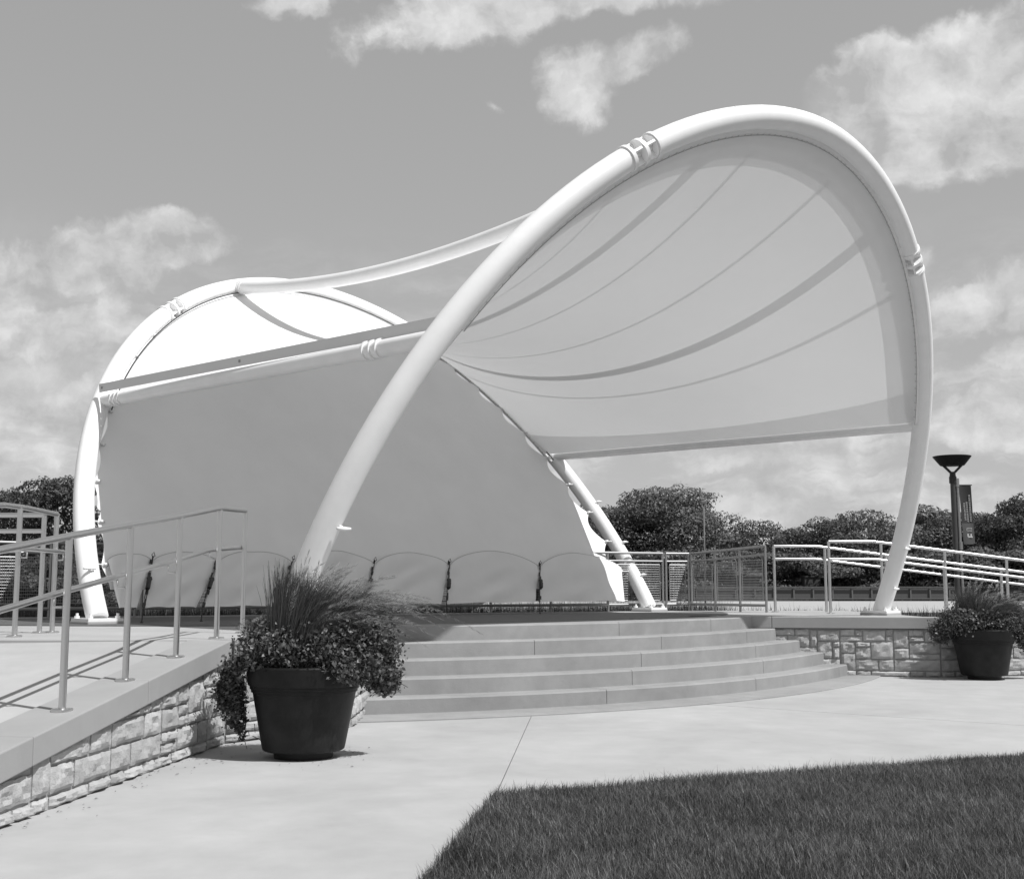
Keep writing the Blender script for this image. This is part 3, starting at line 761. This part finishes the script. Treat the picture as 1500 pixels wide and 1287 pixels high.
gr = thing('guard_fence', 'wire-panelled fence section angling up towards the loop-ended railing', 'fence', (3.76, 18.45, D))
mesh_fence(gr, (Vector((2.99, 20.6, D)), Vector((3.93, 19.15, D))), .94, 1.02, 4)

# right ramp: two railings
def ramp_rail(name_label, y0, px_posts, ptop, bend_px, mid, first_h):
    pass
ZR = lambda s: max(0, D - SL * s)
def right_rail(label, start, xs, xb, h, hm, noff):
    t = thing('ramp_railing', label, 'railing', start)
    slope0 = xb
    z = lambda x: D - (SL * (x - slope0) if x > slope0 else 0)
    P = [Vector((x, start[1] + .11 * max(0, x - slope0), z(x))) for x in xs]
    brk = Vector((slope0, start[1], D)); chain = sorted([p for p in P] + [brk], key=lambda p: p.x)
    rail_run(t, P, [h] * len(P), [('top_rail', [p + Z3 * h for p in chain], .0215), ('hand_rail', [p + Z3 * hm + Vector((0, noff, 0)) for p in chain], .0195)])
    p0 = P[0]; mb = MB(); mb.tube([p0 + Z3 * hm, p0 + Z3 * hm + Vector((0, noff, 0))], .0195, 10); obj('rail_return', mb, 'steel', t, smooth=True)
    brackets(t, [p + Z3 * hm for p in P[1:]], Vector((0, noff, 0)))
right_rail('near railing of the right ramp starting beside the thick white arch leg', (4.70, 18.3, D), (4.70, 5.48, 6.46, 7.42, 8.4, 9.4), 5.36, 1.06, .80, -.02)
right_rail('rear loop-ended railing of the right ramp starting next to the wire fence', (4.14, 19.5, D), (4.14, 4.95, 5.95, 6.9, 7.85, 8.9), 4.8, 1.03, .83, .03)

# ------------------------------------------------------------------ planters
def petunias(spheres, c, n_leaf, n_fl, seed, size=(.014, .044)):
    cen = []; sz = []
    tot = sum(s[3] ** 2 for s in spheres)
    for (x, y, z, r) in spheres:
        n = int(n_leaf * r * r / tot); dv = rng.normal(size=(n, 3)); dv /= np.linalg.norm(dv, axis=1)[:, None]
        rad = r * np.where(rng.random(n) < .10, rng.uniform(1.0, 1.38, n), rng.uniform(.45, 1.08, n) ** .6) * (1 + .14 * np.sin(dv[:, 0] * 6 + x * 9) * np.sin(dv[:, 2] * 7 + y * 5)); p = np.array([x, y, z]) + dv * rad[:, None] * np.array([1, 1, .9]); cen.append(p); sz.append(rng.uniform(*size, n))
    cen = np.concatenate(cen); sz = np.concatenate(sz); ok = cen[:, 2] > .03; cen = cen[ok]; sz = sz[ok]
    rr_ = np.hypot(cen[:, 0], cen[:, 1]); ok = ~((rr_ < .44) & (cen[:, 2] < .60)) & ~((rr_ < .33 + cen[:, 2] * .12)); cen = cen[ok | (cen[:, 2] > .6)]; sz = sz[ok | (cen.shape[0] == 0)][:len(cen)] if False else rng.uniform(*size, len(cen))
    V, Q = leaf_cards(cen, sz, .6); fv = []; fq = []
    # flowers: five-lobed trumpets facing outwards
    k = 0
    while len(fq) < n_fl * 5 and k < n_fl * 6:
        k += 1; s = spheres[int(rng.integers(len(spheres)))]; dv = rng.normal(size=3); dv /= np.linalg.norm(dv); 
        if dv[1] > .5: continue
        p = np.array(s[:3]) + dv * s[3] * rng.uniform(.95, 1.12)
        if p[2] < .05 or (math.hypot(p[0], p[1]) < .44 and p[2] < .62): continue
        nrm = Vector(dv + rng.normal(0, .35, 3)).normalized(); e1 = nrm.orthogonal().normalized(); e2 = nrm.cross(e1); r0 = rng.uniform(.012, .019); o0 = len(fv); pv_ = Vector(p)
        fv.append(tuple(pv_ - nrm * .02))
        for q in range(10):
            a = 2 * math.pi * q / 10; rq = r0 * (1.1 if q % 2 == 0 else .86); fv.append(tuple(pv_ + (e1 * math.cos(a) + e2 * math.sin(a)) * rq))
        for q in range(5): fq.append((o0, o0 + 1 + 2 * q, o0 + 1 + (2 * q + 1) % 10, o0 + 1 + (2 * q + 2) % 10))
    return V, Q, np.array(fv), np.array(fq, np.int32)
def fountain_grass(nb, h0, spread, lean, npl, seed):
    r_ = np.random.default_rng(seed); vs = []; fs = []; pv_ = []; pf = []
    def strip(pts, w0, V, F, tip=.1):
        o0 = len(V); m = len(pts)
        for i, p in enumerate(pts):
            t = i / (m - 1); w = w0 * (1 - t * (1 - tip)); dd = (pts[min(i + 1, m - 1)] - pts[max(i - 1, 0)]).normalized(); sdv = dd.cross(Vector((.3, 1, .1))).normalized()
            V.append(tuple(p - sdv * w)); V.append(tuple(p + sdv * w))
        for i in range(m - 1): F.append((o0 + 2 * i, o0 + 2 * i + 1, o0 + 2 * i + 3, o0 + 2 * i + 2))
    for k in range(nb + npl):
        pl_ = k >= nb; a = r_.uniform(0, 6.283); rad = .22 * math.sqrt(r_.random()); b = Vector((rad * math.cos(a) * 1.15, rad * math.sin(a), .5))
        dirv = Vector((math.cos(a) * spread * r_.uniform(.2, 1) + lean * r_.uniform(.4, 1.5) * (1.75 if pl_ else 1), math.sin(a) * spread * r_.uniform(.2, 1), 0)); L = h0 * r_.uniform(.65, 1.05) * (1.28 if pl_ else 1)
        pts = []; m = 9 if pl_ else 7
        for i in range(m):
            t = i / (m - 1); dl = dirv.length
            pts.append(b + Vector((0, 0, L * (t - .60 * min(dl, 1.3) * t * t * t))) + dirv * (L * .78 * t ** 1.7) + Vector((0, 0, 0)))
        strip(pts, .0046 if not pl_ else .0018, vs, fs)
        if pl_:
            e = pts[-4:]; o1 = []
            for i in range(70):
                t = r_.random(); j = min(int(t * 3), 2); q = e[j].lerp(e[j + 1], t * 3 - j); dd = (e[j + 1] - e[j]).normalized()
                rad2 = Vector(r_.normal(size=3)); rad2 = (rad2 - dd * rad2.dot(dd)).normalized(); fat = .017 * math.sin(math.pi * min(1, t * .9 + .12)) + .003
                strip([q, q + rad2 * fat * .8 + dd * .012, q + rad2 * fat + dd * .03], .0012, pv_, pf)
    return np.array(vs), np.array(fs, np.int32), np.array(pv_), np.array(pf, np.int32)
def planter(cx, cy, labels, spheres, nl, nf, grass, seed, rim_gap):
    pt = thing('planter_pot', labels[0], 'planter', (cx, cy, 0), group='black planters standing at the stage')
    c = (cx, cy, 0)
    mb = MB(); mb.lathe(c, [(0, .05), (.265, .05), (.278, .058), (.283, .075), (.35, .43), (.353, .44), (.362, .445), (.364, .462), (.372, .467), (.374, .486), (.384, .492), (.390, .51), (.398, .60), (.402, .612), (.398, .622), (.372, .622), (.366, .60), (.36, .50)], 64)
    obj('pot_body', mb, 'black_plastic', pt, smooth=True, angle=30)
    mb = MB(); mb.lathe(c, [(0, 0), (.20, 0), (.205, .055), (0, .055)], 40); obj('foot', mb, 'black_plastic', pt, smooth=True, angle=40)
    mb = MB(); mb.lathe(c, [(0, .60), (.2, .595), (.366, .575)], 32); obj('soil', mb, 'soil', pt, smooth=True)
    V, Q, fv, fq = petunias(spheres, c, nl, nf, seed)
    fp = bpy.data.objects.new('flowering_plant', fast_mesh('foliage', V, Q, 'leaf')); C.objects.link(fp); fp.location = c; WO[fp.name] = Vector(c)
    tag(fp, labels[1], 'flowers', 'trailing flowers in the planters')
    fo = bpy.data.objects.new('blossom', fast_mesh('blossom', fv, fq, 'flower')); link(fo, fp); fo['kind'] = 'stuff'
    # trailing stems
    mb = MB(); r_ = random.Random(seed)
    for k in range(46):
        s = r_.choice(spheres); a = r_.uniform(0, 6.28); p = Vector((s[0] + s[3] * .8 * math.cos(a), s[1] - abs(s[3] * .8 * math.sin(a)), s[2] + r_.uniform(-.3, .6) * s[3]))
        q = p + Vector((r_.uniform(-.02, .10), r_.uniform(-.06, .02), r_.uniform(-.10, .02))); mb.tube([p + Vector(c), (p + q) / 2 + Vector((0, 0, .015)) + Vector(c), q + Vector(c)], [.003, .0025, .002], 5)
    so = obj('stem', mb, 'leaf', fp); so['kind'] = 'stuff'
    gv, gq, pvv, pq = fountain_grass(*grass)
    go = bpy.data.objects.new('ornamental_grass', fast_mesh('blades', gv, gq, 'ornamental_blade')); C.objects.link(go); go.location = c; WO[go.name] = Vector(c)
    tag(go, labels[2], 'ornamental grass', 'fountain grasses in the planters')
    ph = bpy.data.objects.new('seed_plume', fast_mesh('seed_plume', pvv, pq, 'plume')); link(ph, go); ph['kind'] = 'stuff'
sp1 = [(-.32, -.10, .66, .20), (-.14, -.20, .72, .17), (-.30, .05, .78, .20), (0, .0, .78, .18), (.22, -.18, .72, .22), (.32, -.02, .86, .24), (.18, .1, .88, .22), (.46, -.05, .74, .22), (.54, -.02, .58, .15), (.60, .02, .50, .10), (.45, -.2, .62, .14), (-.48, -.02, .55, .15), (-.52, .0, .40, .15), (-.44, .02, .26, .14), (-.40, .06, .14, .10), (-.56, .02, .46, .11), (.33, -.33, .60, .09)]
sp2 = [(-.34, -.1, .70, .18), (-.48, 0, .58, .14), (-.20, -.2, .70, .16), (0, -.16, .70, .18), (.2, -.2, .68, .16), (.36, -.12, .66, .17), (.52, 0, .56, .15), (.60, .05, .42, .12), (.1, .1, .76, .2), (-.15, .1, .76, .2), (.42, .1, .70, .18)]
sp2 = [(x * 1.08, y, z, q * 1.12) for x, y, z, q in sp2]
sp1 = [(x * .92 + .01, y, z, q * .93) for x, y, z, q in sp1]
planter(-1.43, 8.62, ('large black planter pot in the foreground corner of the ramp wall', 'trailing flowers spilling over the large foreground planter', 'fountain grass with pale plumes blown right over the foreground planter'), sp1, 44000, 190, (4600, .84, .34, .36, 150, 5), 31, 0)
planter(5.95, 15.72, ('black planter pot by the right stone wall below the lamp post', 'trailing flowers around the rim of the planter by the right wall', 'fountain grass standing in the planter by the right wall'), sp2, 26000, 80, (2200, .72, .60, .30, 60, 9), 47, 0)

# dry leaf bits blown against the ramp wall and round the near planter
nb_ = 70; tq = rng.random(nb_) * 4.2; offs = rng.gamma(1.2, .09, nb_); c2 = np.array([Q0.x, Q0.y]) + np.outer(tq, LD) + np.outer(offs + .04, nL)
a_ = rng.uniform(0, 6.28, 50); r2 = rng.uniform(.3, .7, 50); c3 = np.c_[-1.43 + np.cos(a_) * r2, 8.62 + np.sin(a_) * r2]
cc_ = np.concatenate([c2, c3]); V, Q = leaf_cards(np.c_[cc_, rng.uniform(.004, .009, len(cc_))], rng.uniform(.008, .026, len(cc_)), .5, np.array([0, 0, 0.0]), 0, np.array([0, 0, 4.0]))
o = bpy.data.objects.new('fallen_leaves', fast_mesh('fallen_leaves', V, Q, 'bark')); C.objects.link(o); tag(o, 'scattered bits of dry leaf along the foot of the ramp wall and planter', 'leaves', kind='stuff')

# ------------------------------------------------------------------ lamp post with banner
LY = 28.0; lb = atY(1402.5, 860, LY); lx = lb.x; lz = 0
lt = atY(1394, 668, LY).z
lamp = thing('lamp_post', 'dark lamp post with a shallow bowl head rising behind the right planter', 'lamp post', (lx, LY, 0))
mb = MB(); mb.tube([(lx, LY, 0), (lx, LY, lt - .52)], .062, 20); obj('pole', mb, 'pole_grey', lamp, smooth=True, angle=40)
mb = MB(); mb.lathe((lx, LY, 0), [(.13, 0), (.13, .25), (.08, .3)], 20); obj('base_sleeve', mb, 'pole_grey', lamp, smooth=True)
mb = MB(); mb.lathe((lx, LY, lt - .62), [(.083, 0), (.083, .14), (.07, .16), (.06, .26), (0, .26)], 20); obj('collar', mb, 'black_metal', lamp, smooth=True, angle=30)
for sgn in (-1, 1):
    mb = MB(); mb.beam((lx + .02 * sgn, LY, lt - .40), (lx + .22 * sgn, LY, lt - .20), .035, .05); obj('bowl_arm', mb, 'black_metal', lamp)
mb = MB(); mb.lathe((lx, LY, lt - .22), [(0, 0), (.25, 0), (.27, .01), (.42, .20), (.425, .215), (.41, .22), (0, .235)], 48); obj('bowl_head', mb, 'black_metal', lamp, smooth=True, angle=30)
ban = thing('pole_banner', 'dark vertical banner with pale lettering hung from the lamp post', 'banner', (lx + .25, LY, lt - 2.0))
zt, zb_ = atY(1410, 711, LY).z, atY(1412, 797, LY).z; x0, x1 = atY(1403.5, 711, LY).x, atY(1421, 711, LY).x
rows = []; rows2 = []
bx = lambda f, z: x0 + (x1 - x0) * f + .05 * (zt - z) / (zt - zb_); by = lambda f, z: LY - .04 + .02 * math.sin(3 * f + 2 * z)
zs = zt + (zb_ - zt) * .645
for k in range(9): z = zt + (zs - zt) * k / 8; rows.append([(bx(f / 6, z), by(f / 6, z), z) for f in range(7)])
for k in range(9): z = zs + (zb_ - zs) * k / 8; rows2.append([(bx(f / 6, z), by(f / 6, z), z) for f in range(7)])
mb = MB(); mb.grid(rows); obj('banner_cloth', mb, 'banner_dark', ban, smooth=True); mb = MB(); mb.grid(rows2); obj('banner_cloth', mb, 'banner_grey', ban, smooth=True, label='lighter lower panel of the banner')
mb = MB(); rl = random.Random(4)
for f, a, b in ((.33, .30, .60), (.55, .28, .60), (.80, .16, .60)):   # three lines of small upright lettering, too small to read
    z = zt + (zb_ - zt) * a; ze = zt + (zb_ - zt) * b
    while z > ze:
        hh = rl.uniform(.025, .045); w_ = .016
        for q in (-1, 1): mb.box(bx(f, z) + q * w_ * .7, by(f, z) - .008, z - hh / 2, .007, .004, hh)
        mb.box(bx(f, z), by(f, z) - .008, z - hh * rl.choice((.1, .5, .9)), w_ * 1.4, .004, .008); z -= hh + .012
for f, zz, w_, h_ in ((.58, .725, .12, .008), (.58, .775, .12, .008), (.35, .75, .008, .06), (.80, .745, .008, .045), (.56, .75, .09, .007), (.42, .845, .03, .06), (.70, .845, .03, .06), (.56, .875, .13, .03)):
    z = zt + (zb_ - zt) * zz; mb.box(bx(f, z), by(f, z) - .008, z, w_, .004, h_)
po_ = obj('lettering', mb, 'print_light', ban)
mb = MB(); mb.tube([(lx, LY, zt + .01), (x1 + .03, LY - .03, zt + .01)], .012, 8); obj('banner_arm', mb, 'black_metal', ban)
mb = MB(); mb.tube([(lx, LY, zb_ + .02), (x1 + .08, LY - .03, zb_ + .02)], .01, 8); obj('banner_arm', mb, 'black_metal', ban)
mb = MB(); mb.tube([(lx + .11, LY - .03, .0), (lx + .085, LY - .03, zt + .1)], .035, 12); mb.tube([(lx + .10, LY - .03, zb_ - .12), (lx + .10, LY - .03, zb_ + .06)], .05, 12); mb.tube([(lx + .08, LY - .03, zt - .03), (lx + .08, LY - .03, zt + .16)], .05, 12)
obj('conduit', mb, 'steel_dull', lamp, smooth=True, angle=40)
# thin mast standing before the tall tree
fpb = atY(1033, 862, 62); ftop = atY(1033.5, 737, 62).z
fm = thing('mast', 'thin pale mast standing in front of the tall feathery tree', 'mast', (fpb.x, 62, 0))
mb = MB(); mb.tube([(fpb.x, 62, 0), (fpb.x, 62, ftop)], [.05, .035], 8); obj('mast_pole', mb, 'weathered_rail', fm, smooth=True); mb = MB(); mb.box(fpb.x, 62, ftop + .05, .30, .18, .16); bevel(obj('mast_head', mb, 'weathered_rail', fm), .03)

# ------------------------------------------------------------------ boardwalk railing and shed on the far side
bwr = thing('boardwalk_railing', 'long low timber railing along the far side of the pale sandy strip', 'railing', (14, 105, 0))
for k in range(44):
    x = 14 + 1.65 * k; mb = MB(); mb.box(x, 105, .55, .12, .12, 1.14); obj('post', mb, 'weathered_rail', bwr)
for z, h_ in ((1.10, .07), (.98, .05), (.12, .10)):
    mb = MB(); mb.box(14 + 1.65 * 21.5, 104.93, z, 1.65 * 43.4, .05, h_); obj('rail', mb, 'weathered_rail', bwr)
mb = MB(); mb.box(14 + 1.65 * 21.5, 105.06, .55, 1.65 * 43.4, .02, .8); obj('back_board', mb, 'shed_roof', bwr)
s0, s1 = atY(1030, 860, 112).x, atY(1112, 860, 112).x
sh = thing('shed', 'low dark shed half hidden behind the boardwalk railing', 'shed', (s0, 112, 0))
mb = MB(); mb.box((s0 + s1) / 2, 113.5, 1.1, s1 - s0, 3, 2.2); obj('wall', mb, 'shed_wall', sh)
mb = MB(); mb.add([(s0 - .3, 111.7, 2.15), (s1 + .3, 111.7, 2.15), (s1 + .3, 115.3, 2.15), (s0 - .3, 115.3, 2.15), (s0 - .3, 113.5, 2.75), (s1 + .3, 113.5, 2.75)], [(0, 1, 5, 4), (2, 3, 4, 5), (0, 4, 3), (1, 2, 5), (3, 2, 1, 0)]); obj('roof', mb, 'shed_roof', sh)
s2, s3 = atY(1184, 860, 112).x - .4, atY(1202, 860, 112).x
bx_ = thing('utility_box', 'dark box standing right of the low shed behind the boardwalk', 'box', (s2, 112, 0))
mb = MB(); mb.box((s2 + s3) / 2, 112.3, 1.0, s3 - s2, 1.2, 2.0); bevel(obj('cabinet', mb, 'shed_wall', bx_), .05); mb = MB(); mb.box((s2 + s3) / 2, 112.3, 2.04, s3 - s2 + .15, 1.35, .08); obj('lid', mb, 'shed_roof', bx_)

# ------------------------------------------------------------------ reeds behind the stage, trees
n = 26000; xs = rng.uniform(-8.8, 3.9, n); back = np.interp(xs, [-9, -5.05, 2.4, 3.4, 6], [15.5, 17.3, 20.95, 21.1, 21.1])
P = np.c_[xs, back + rng.gamma(1.4, 1.5, n), np.full(n, -.05)]
V, Q = blades(P, rng.normal(.96, .08, n), rng.uniform(.006, .014, n), rng.normal(.1, .18, n), 'reed', 3)
o = bpy.data.objects.new('reeds', fast_mesh('reeds', V, Q, 'reed')); C.objects.link(o); tag(o, 'dense dark reeds growing behind the back edge of the stage', 'reeds', kind='stuff')
n = 45000; P = np.c_[rng.uniform(3.6, 26, n), 21.1 + rng.gamma(1.6, 7, n), np.full(n, -.06)]; P = P[P[:, 1] < 56]; n = len(P)
V, Q = blades(P, rng.gamma(6, .045, n) + .3 * (P[:, 1] < 26), rng.uniform(.01, .03, n), rng.normal(.2, .3, n), 'reed', 2)
o = bpy.data.objects.new('meadow_grass', fast_mesh('meadow_grass', V, Q, 'reed')); C.objects.link(o); tag(o, 'rough grass between the stage and the sandy strip', 'grass', kind='stuff')

def crown(clumps, n, size, up=0.0, shell=.72):
    cen = []; tot = sum(a * b * c for _, _, _, a, b, c in clumps); outd = []
    for (x, y, z, a, b, c) in clumps:
        k = int(n * a * b * c / tot); dv = rng.normal(size=(k, 3)); dv /= np.linalg.norm(dv, axis=1)[:, None]
        r_ = rng.uniform(shell, 1.0, k) ** .5 * (1 + .16 * np.sin(dv[:, 0] * 9 + x * 3) * np.sin(dv[:, 2] * 8 + z)) * rng.normal(1, .07, k)
        cen.append(np.array([x, y, z]) + dv * r_[:, None] * np.array([a, b, c])); outd.append(dv)
    cen = np.concatenate(cen); outd = np.concatenate(outd); s = rng.uniform(size * .6, size * 1.5, len(cen))
    return leaf_cards(cen, s, .55, outd + np.array([0, 0, .6]), up, outd + np.array([0, 0, .35]))
def make_crown(w, h, seed, n, size, up, z0=.12, m=26):
    r_ = random.Random(seed); cl = []
    for k in range(m):
        a = r_.uniform(0, 6.283); q = r_.random() ** .6; zz = r_.uniform(z0, .93); lim = math.sin(math.pi * min(.97, .20 + .78 * zz)) ** 1.0
        cl.append((math.cos(a) * q * w * .62 * lim, math.sin(a) * q * w * .5 * lim, h * zz, w * r_.uniform(.16, .30), w * r_.uniform(.16, .30), h * r_.uniform(.07, .14)))
    return crown(cl, n, size, up)
def tree_thing(name, label, x, y, mesh, w, h, sc, rot, base=-.06):
    t = thing(name, label, 'tree' if 'tree' in name else 'shrub', (x, y, base), group='trees and shrubs behind the stage')
    t.scale = sc; t.rotation_euler = (0, 0, rot)
    c_ = bpy.data.objects.new('crown', mesh); link(c_, t)
    mb = MB(); r_ = random.Random(int(x * 10)); pts = [(0, 0, 0), (.05 * w, 0, h * .25), (.02 * w, .03 * w, h * .6)]
    mb.tube(pts, [w * .045, w * .035, w * .012], 8)
    for k in range(6): a = r_.uniform(0, 6.28); z = h * r_.uniform(.2, .5); mb.tube([(.03 * w, .01 * w, z), (.22 * w * math.cos(a), .2 * w * math.sin(a), z + h * .16), (.40 * w * math.cos(a), .34 * w * math.sin(a), z + h * .26)], [w * .016, w * .01, w * .004], 6)
    me = mesh_of('trunk', mb.v, mb.f, 'bark', True); tr_ = bpy.data.objects.new('trunk', me); link(tr_, t)
    return t
CROWNS = {}
def cm(key, w, h, seed, n, size, up, m='tree_leaf', **k):
    V, Q = make_crown(w, h, seed, n, size, up, **k); CROWNS[key] = (fast_mesh('crown', V, Q, m), w, h)
cm('big', 12.6, 10.2, 1, 22000, .30, .45, m=34) if False else None
def cmk(key, w, h, seed, n, size, up, mname, mcl=26, z0=.12):
    V, Q = make_crown(w, h, seed, n, size, up, z0, mcl); CROWNS[key] = (fast_mesh('crown', V, Q, mname), w, h)
cmk('big', 13.0, 10.4, 1, 42000, .25, .6, 'tree_leaf', 44, .06)
cmk('a', 8.0, 7.2, 2, 22000, .23, .3, 'tree_leaf', 30, .05); cmk('b', 9.0, 7.0, 5, 22000, .23, .3, 'tree_leaf', 30, .05); cmk('c', 7.0, 7.6, 8, 20000, .22, .4, 'tree_leaf', 28, .05)
cmk('d', 7.0, 7.0, 12, 30000, .18, .1, 'tree_leaf_dark', 34, .03); cmk('pale', 5.5, 7.4, 17, 10000, .3, .3, 'tree_leaf_pale', 20, .4); cmk('bush', 6.0, 3.6, 23, 13000, .22, .2, 'tree_leaf', 22, .02)
def put(key, name, label, px, top, Y, widthpx=None, rot=0.0):
    me, w, h = CROWNS[key]; p = atY(px, top, Y); hh = p.z + .06; ww = (widthpx / FPX * Y) if widthpx else w * hh / h
    tree_thing(name, label, p.x, Y, me, w, h, (ww / w, ww / w, hh / h), rot)
put('big', 'tall_tree', 'tallest feathery tree, right of the rear arch foot behind the thin mast', 968, 716, 118, 215)
put('a', 'broad_tree', 'dark bushy tree between the rear arch leg and the tallest tree', 905, 744, 122, 110, .6)
put('c', 'broad_tree', 'tree glimpsed in the gap between backdrop and rear arch leg', 850, 738, 126, 90, 2.0)
put('b', 'broad_tree', 'low dark tree just right of the tallest tree', 1100, 764, 124, 130, 1.1)
put('a', 'broad_tree', 'rounded tree above the fence loop, lowest point of the tree line', 1160, 776, 128, 110, 2.4)
put('c', 'broad_tree', 'rounded tree above the bend of the right ramp railing', 1212, 756, 124, 105, .3)
put('b', 'broad_tree', 'wide tree close to the left of the front arch right leg', 1280, 748, 120, 140, 2.9)
put('pale', 'broad_tree', 'pale-leaved tree between the front arch leg and the lamp post', 1368, 744, 126, 120, 0)
put('a', 'broad_tree', 'dark tree behind the lamp post and banner', 1408, 752, 120, 120, 4.0)
put('c', 'broad_tree', 'tall bushy tree at the right edge behind the ramp rails', 1490, 722, 112, 130, 1.7)
put('b', 'broad_tree', 'bushy tree between the banner and the right edge tree', 1445, 758, 118, 110, 5.0)
put('d', 'broad_tree', 'dense dark tree at the left edge beside the white arch leg', 92, 696, 58, 150, .4)
put('d', 'broad_tree', 'dense dark tree cut by the left edge of the picture', 18, 716, 60, 130, 2.2)
put('b', 'broad_tree', 'low tree in the gap behind the left arch leg and fence', 60, 775, 66, 190, 3.0)
for i, (px, top, Y, w) in enumerate(((880, 800, 110, 120), (1000, 796, 112, 140), (1110, 800, 116, 120), (1190, 805, 114, 120), (1250, 800, 111, 130), (1330, 798, 113, 140), (1400, 800, 110, 130), (1470, 795, 108, 140), (1540, 780, 110, 160), (800, 790, 112, 140), (30, 810, 50, 160), (110, 815, 52, 150))):
    lab = ('low shrub at the foot of the rear arch leg', 'low shrub under the tallest tree', 'low shrub above the dark shed', 'low shrub right of the dark shed', 'low shrub left of the front arch leg', 'low shrub right of the front arch leg', 'low shrub behind the lamp post', 'low shrub near the right edge behind the planter', 'low shrub beyond the right edge', 'low shrub hidden behind the backdrop edge', 'low shrub behind the wire fence at the left edge', 'low shrub behind the left arch leg')[i]
    put('bush', 'low_shrub', lab, px, top, Y, w, i * 1.3)
# the wooded skyline beyond, one mass
cl = []
for k in range(90):
    x = rng.uniform(-130, 130); cl.append((x, 150 + rng.uniform(-6, 10), rng.uniform(1.5, 4.6), rng.uniform(3, 6), 4, rng.uniform(1.6, 3.0)))
V, Q = crown(cl, 42000, .6, .2)
o = bpy.data.objects.new('distant_wood', fast_mesh('distant_wood', V, Q, 'tree_leaf')); C.objects.link(o); tag(o, 'continuous dark wood along the far shore behind the trees', 'wood', kind='stuff')
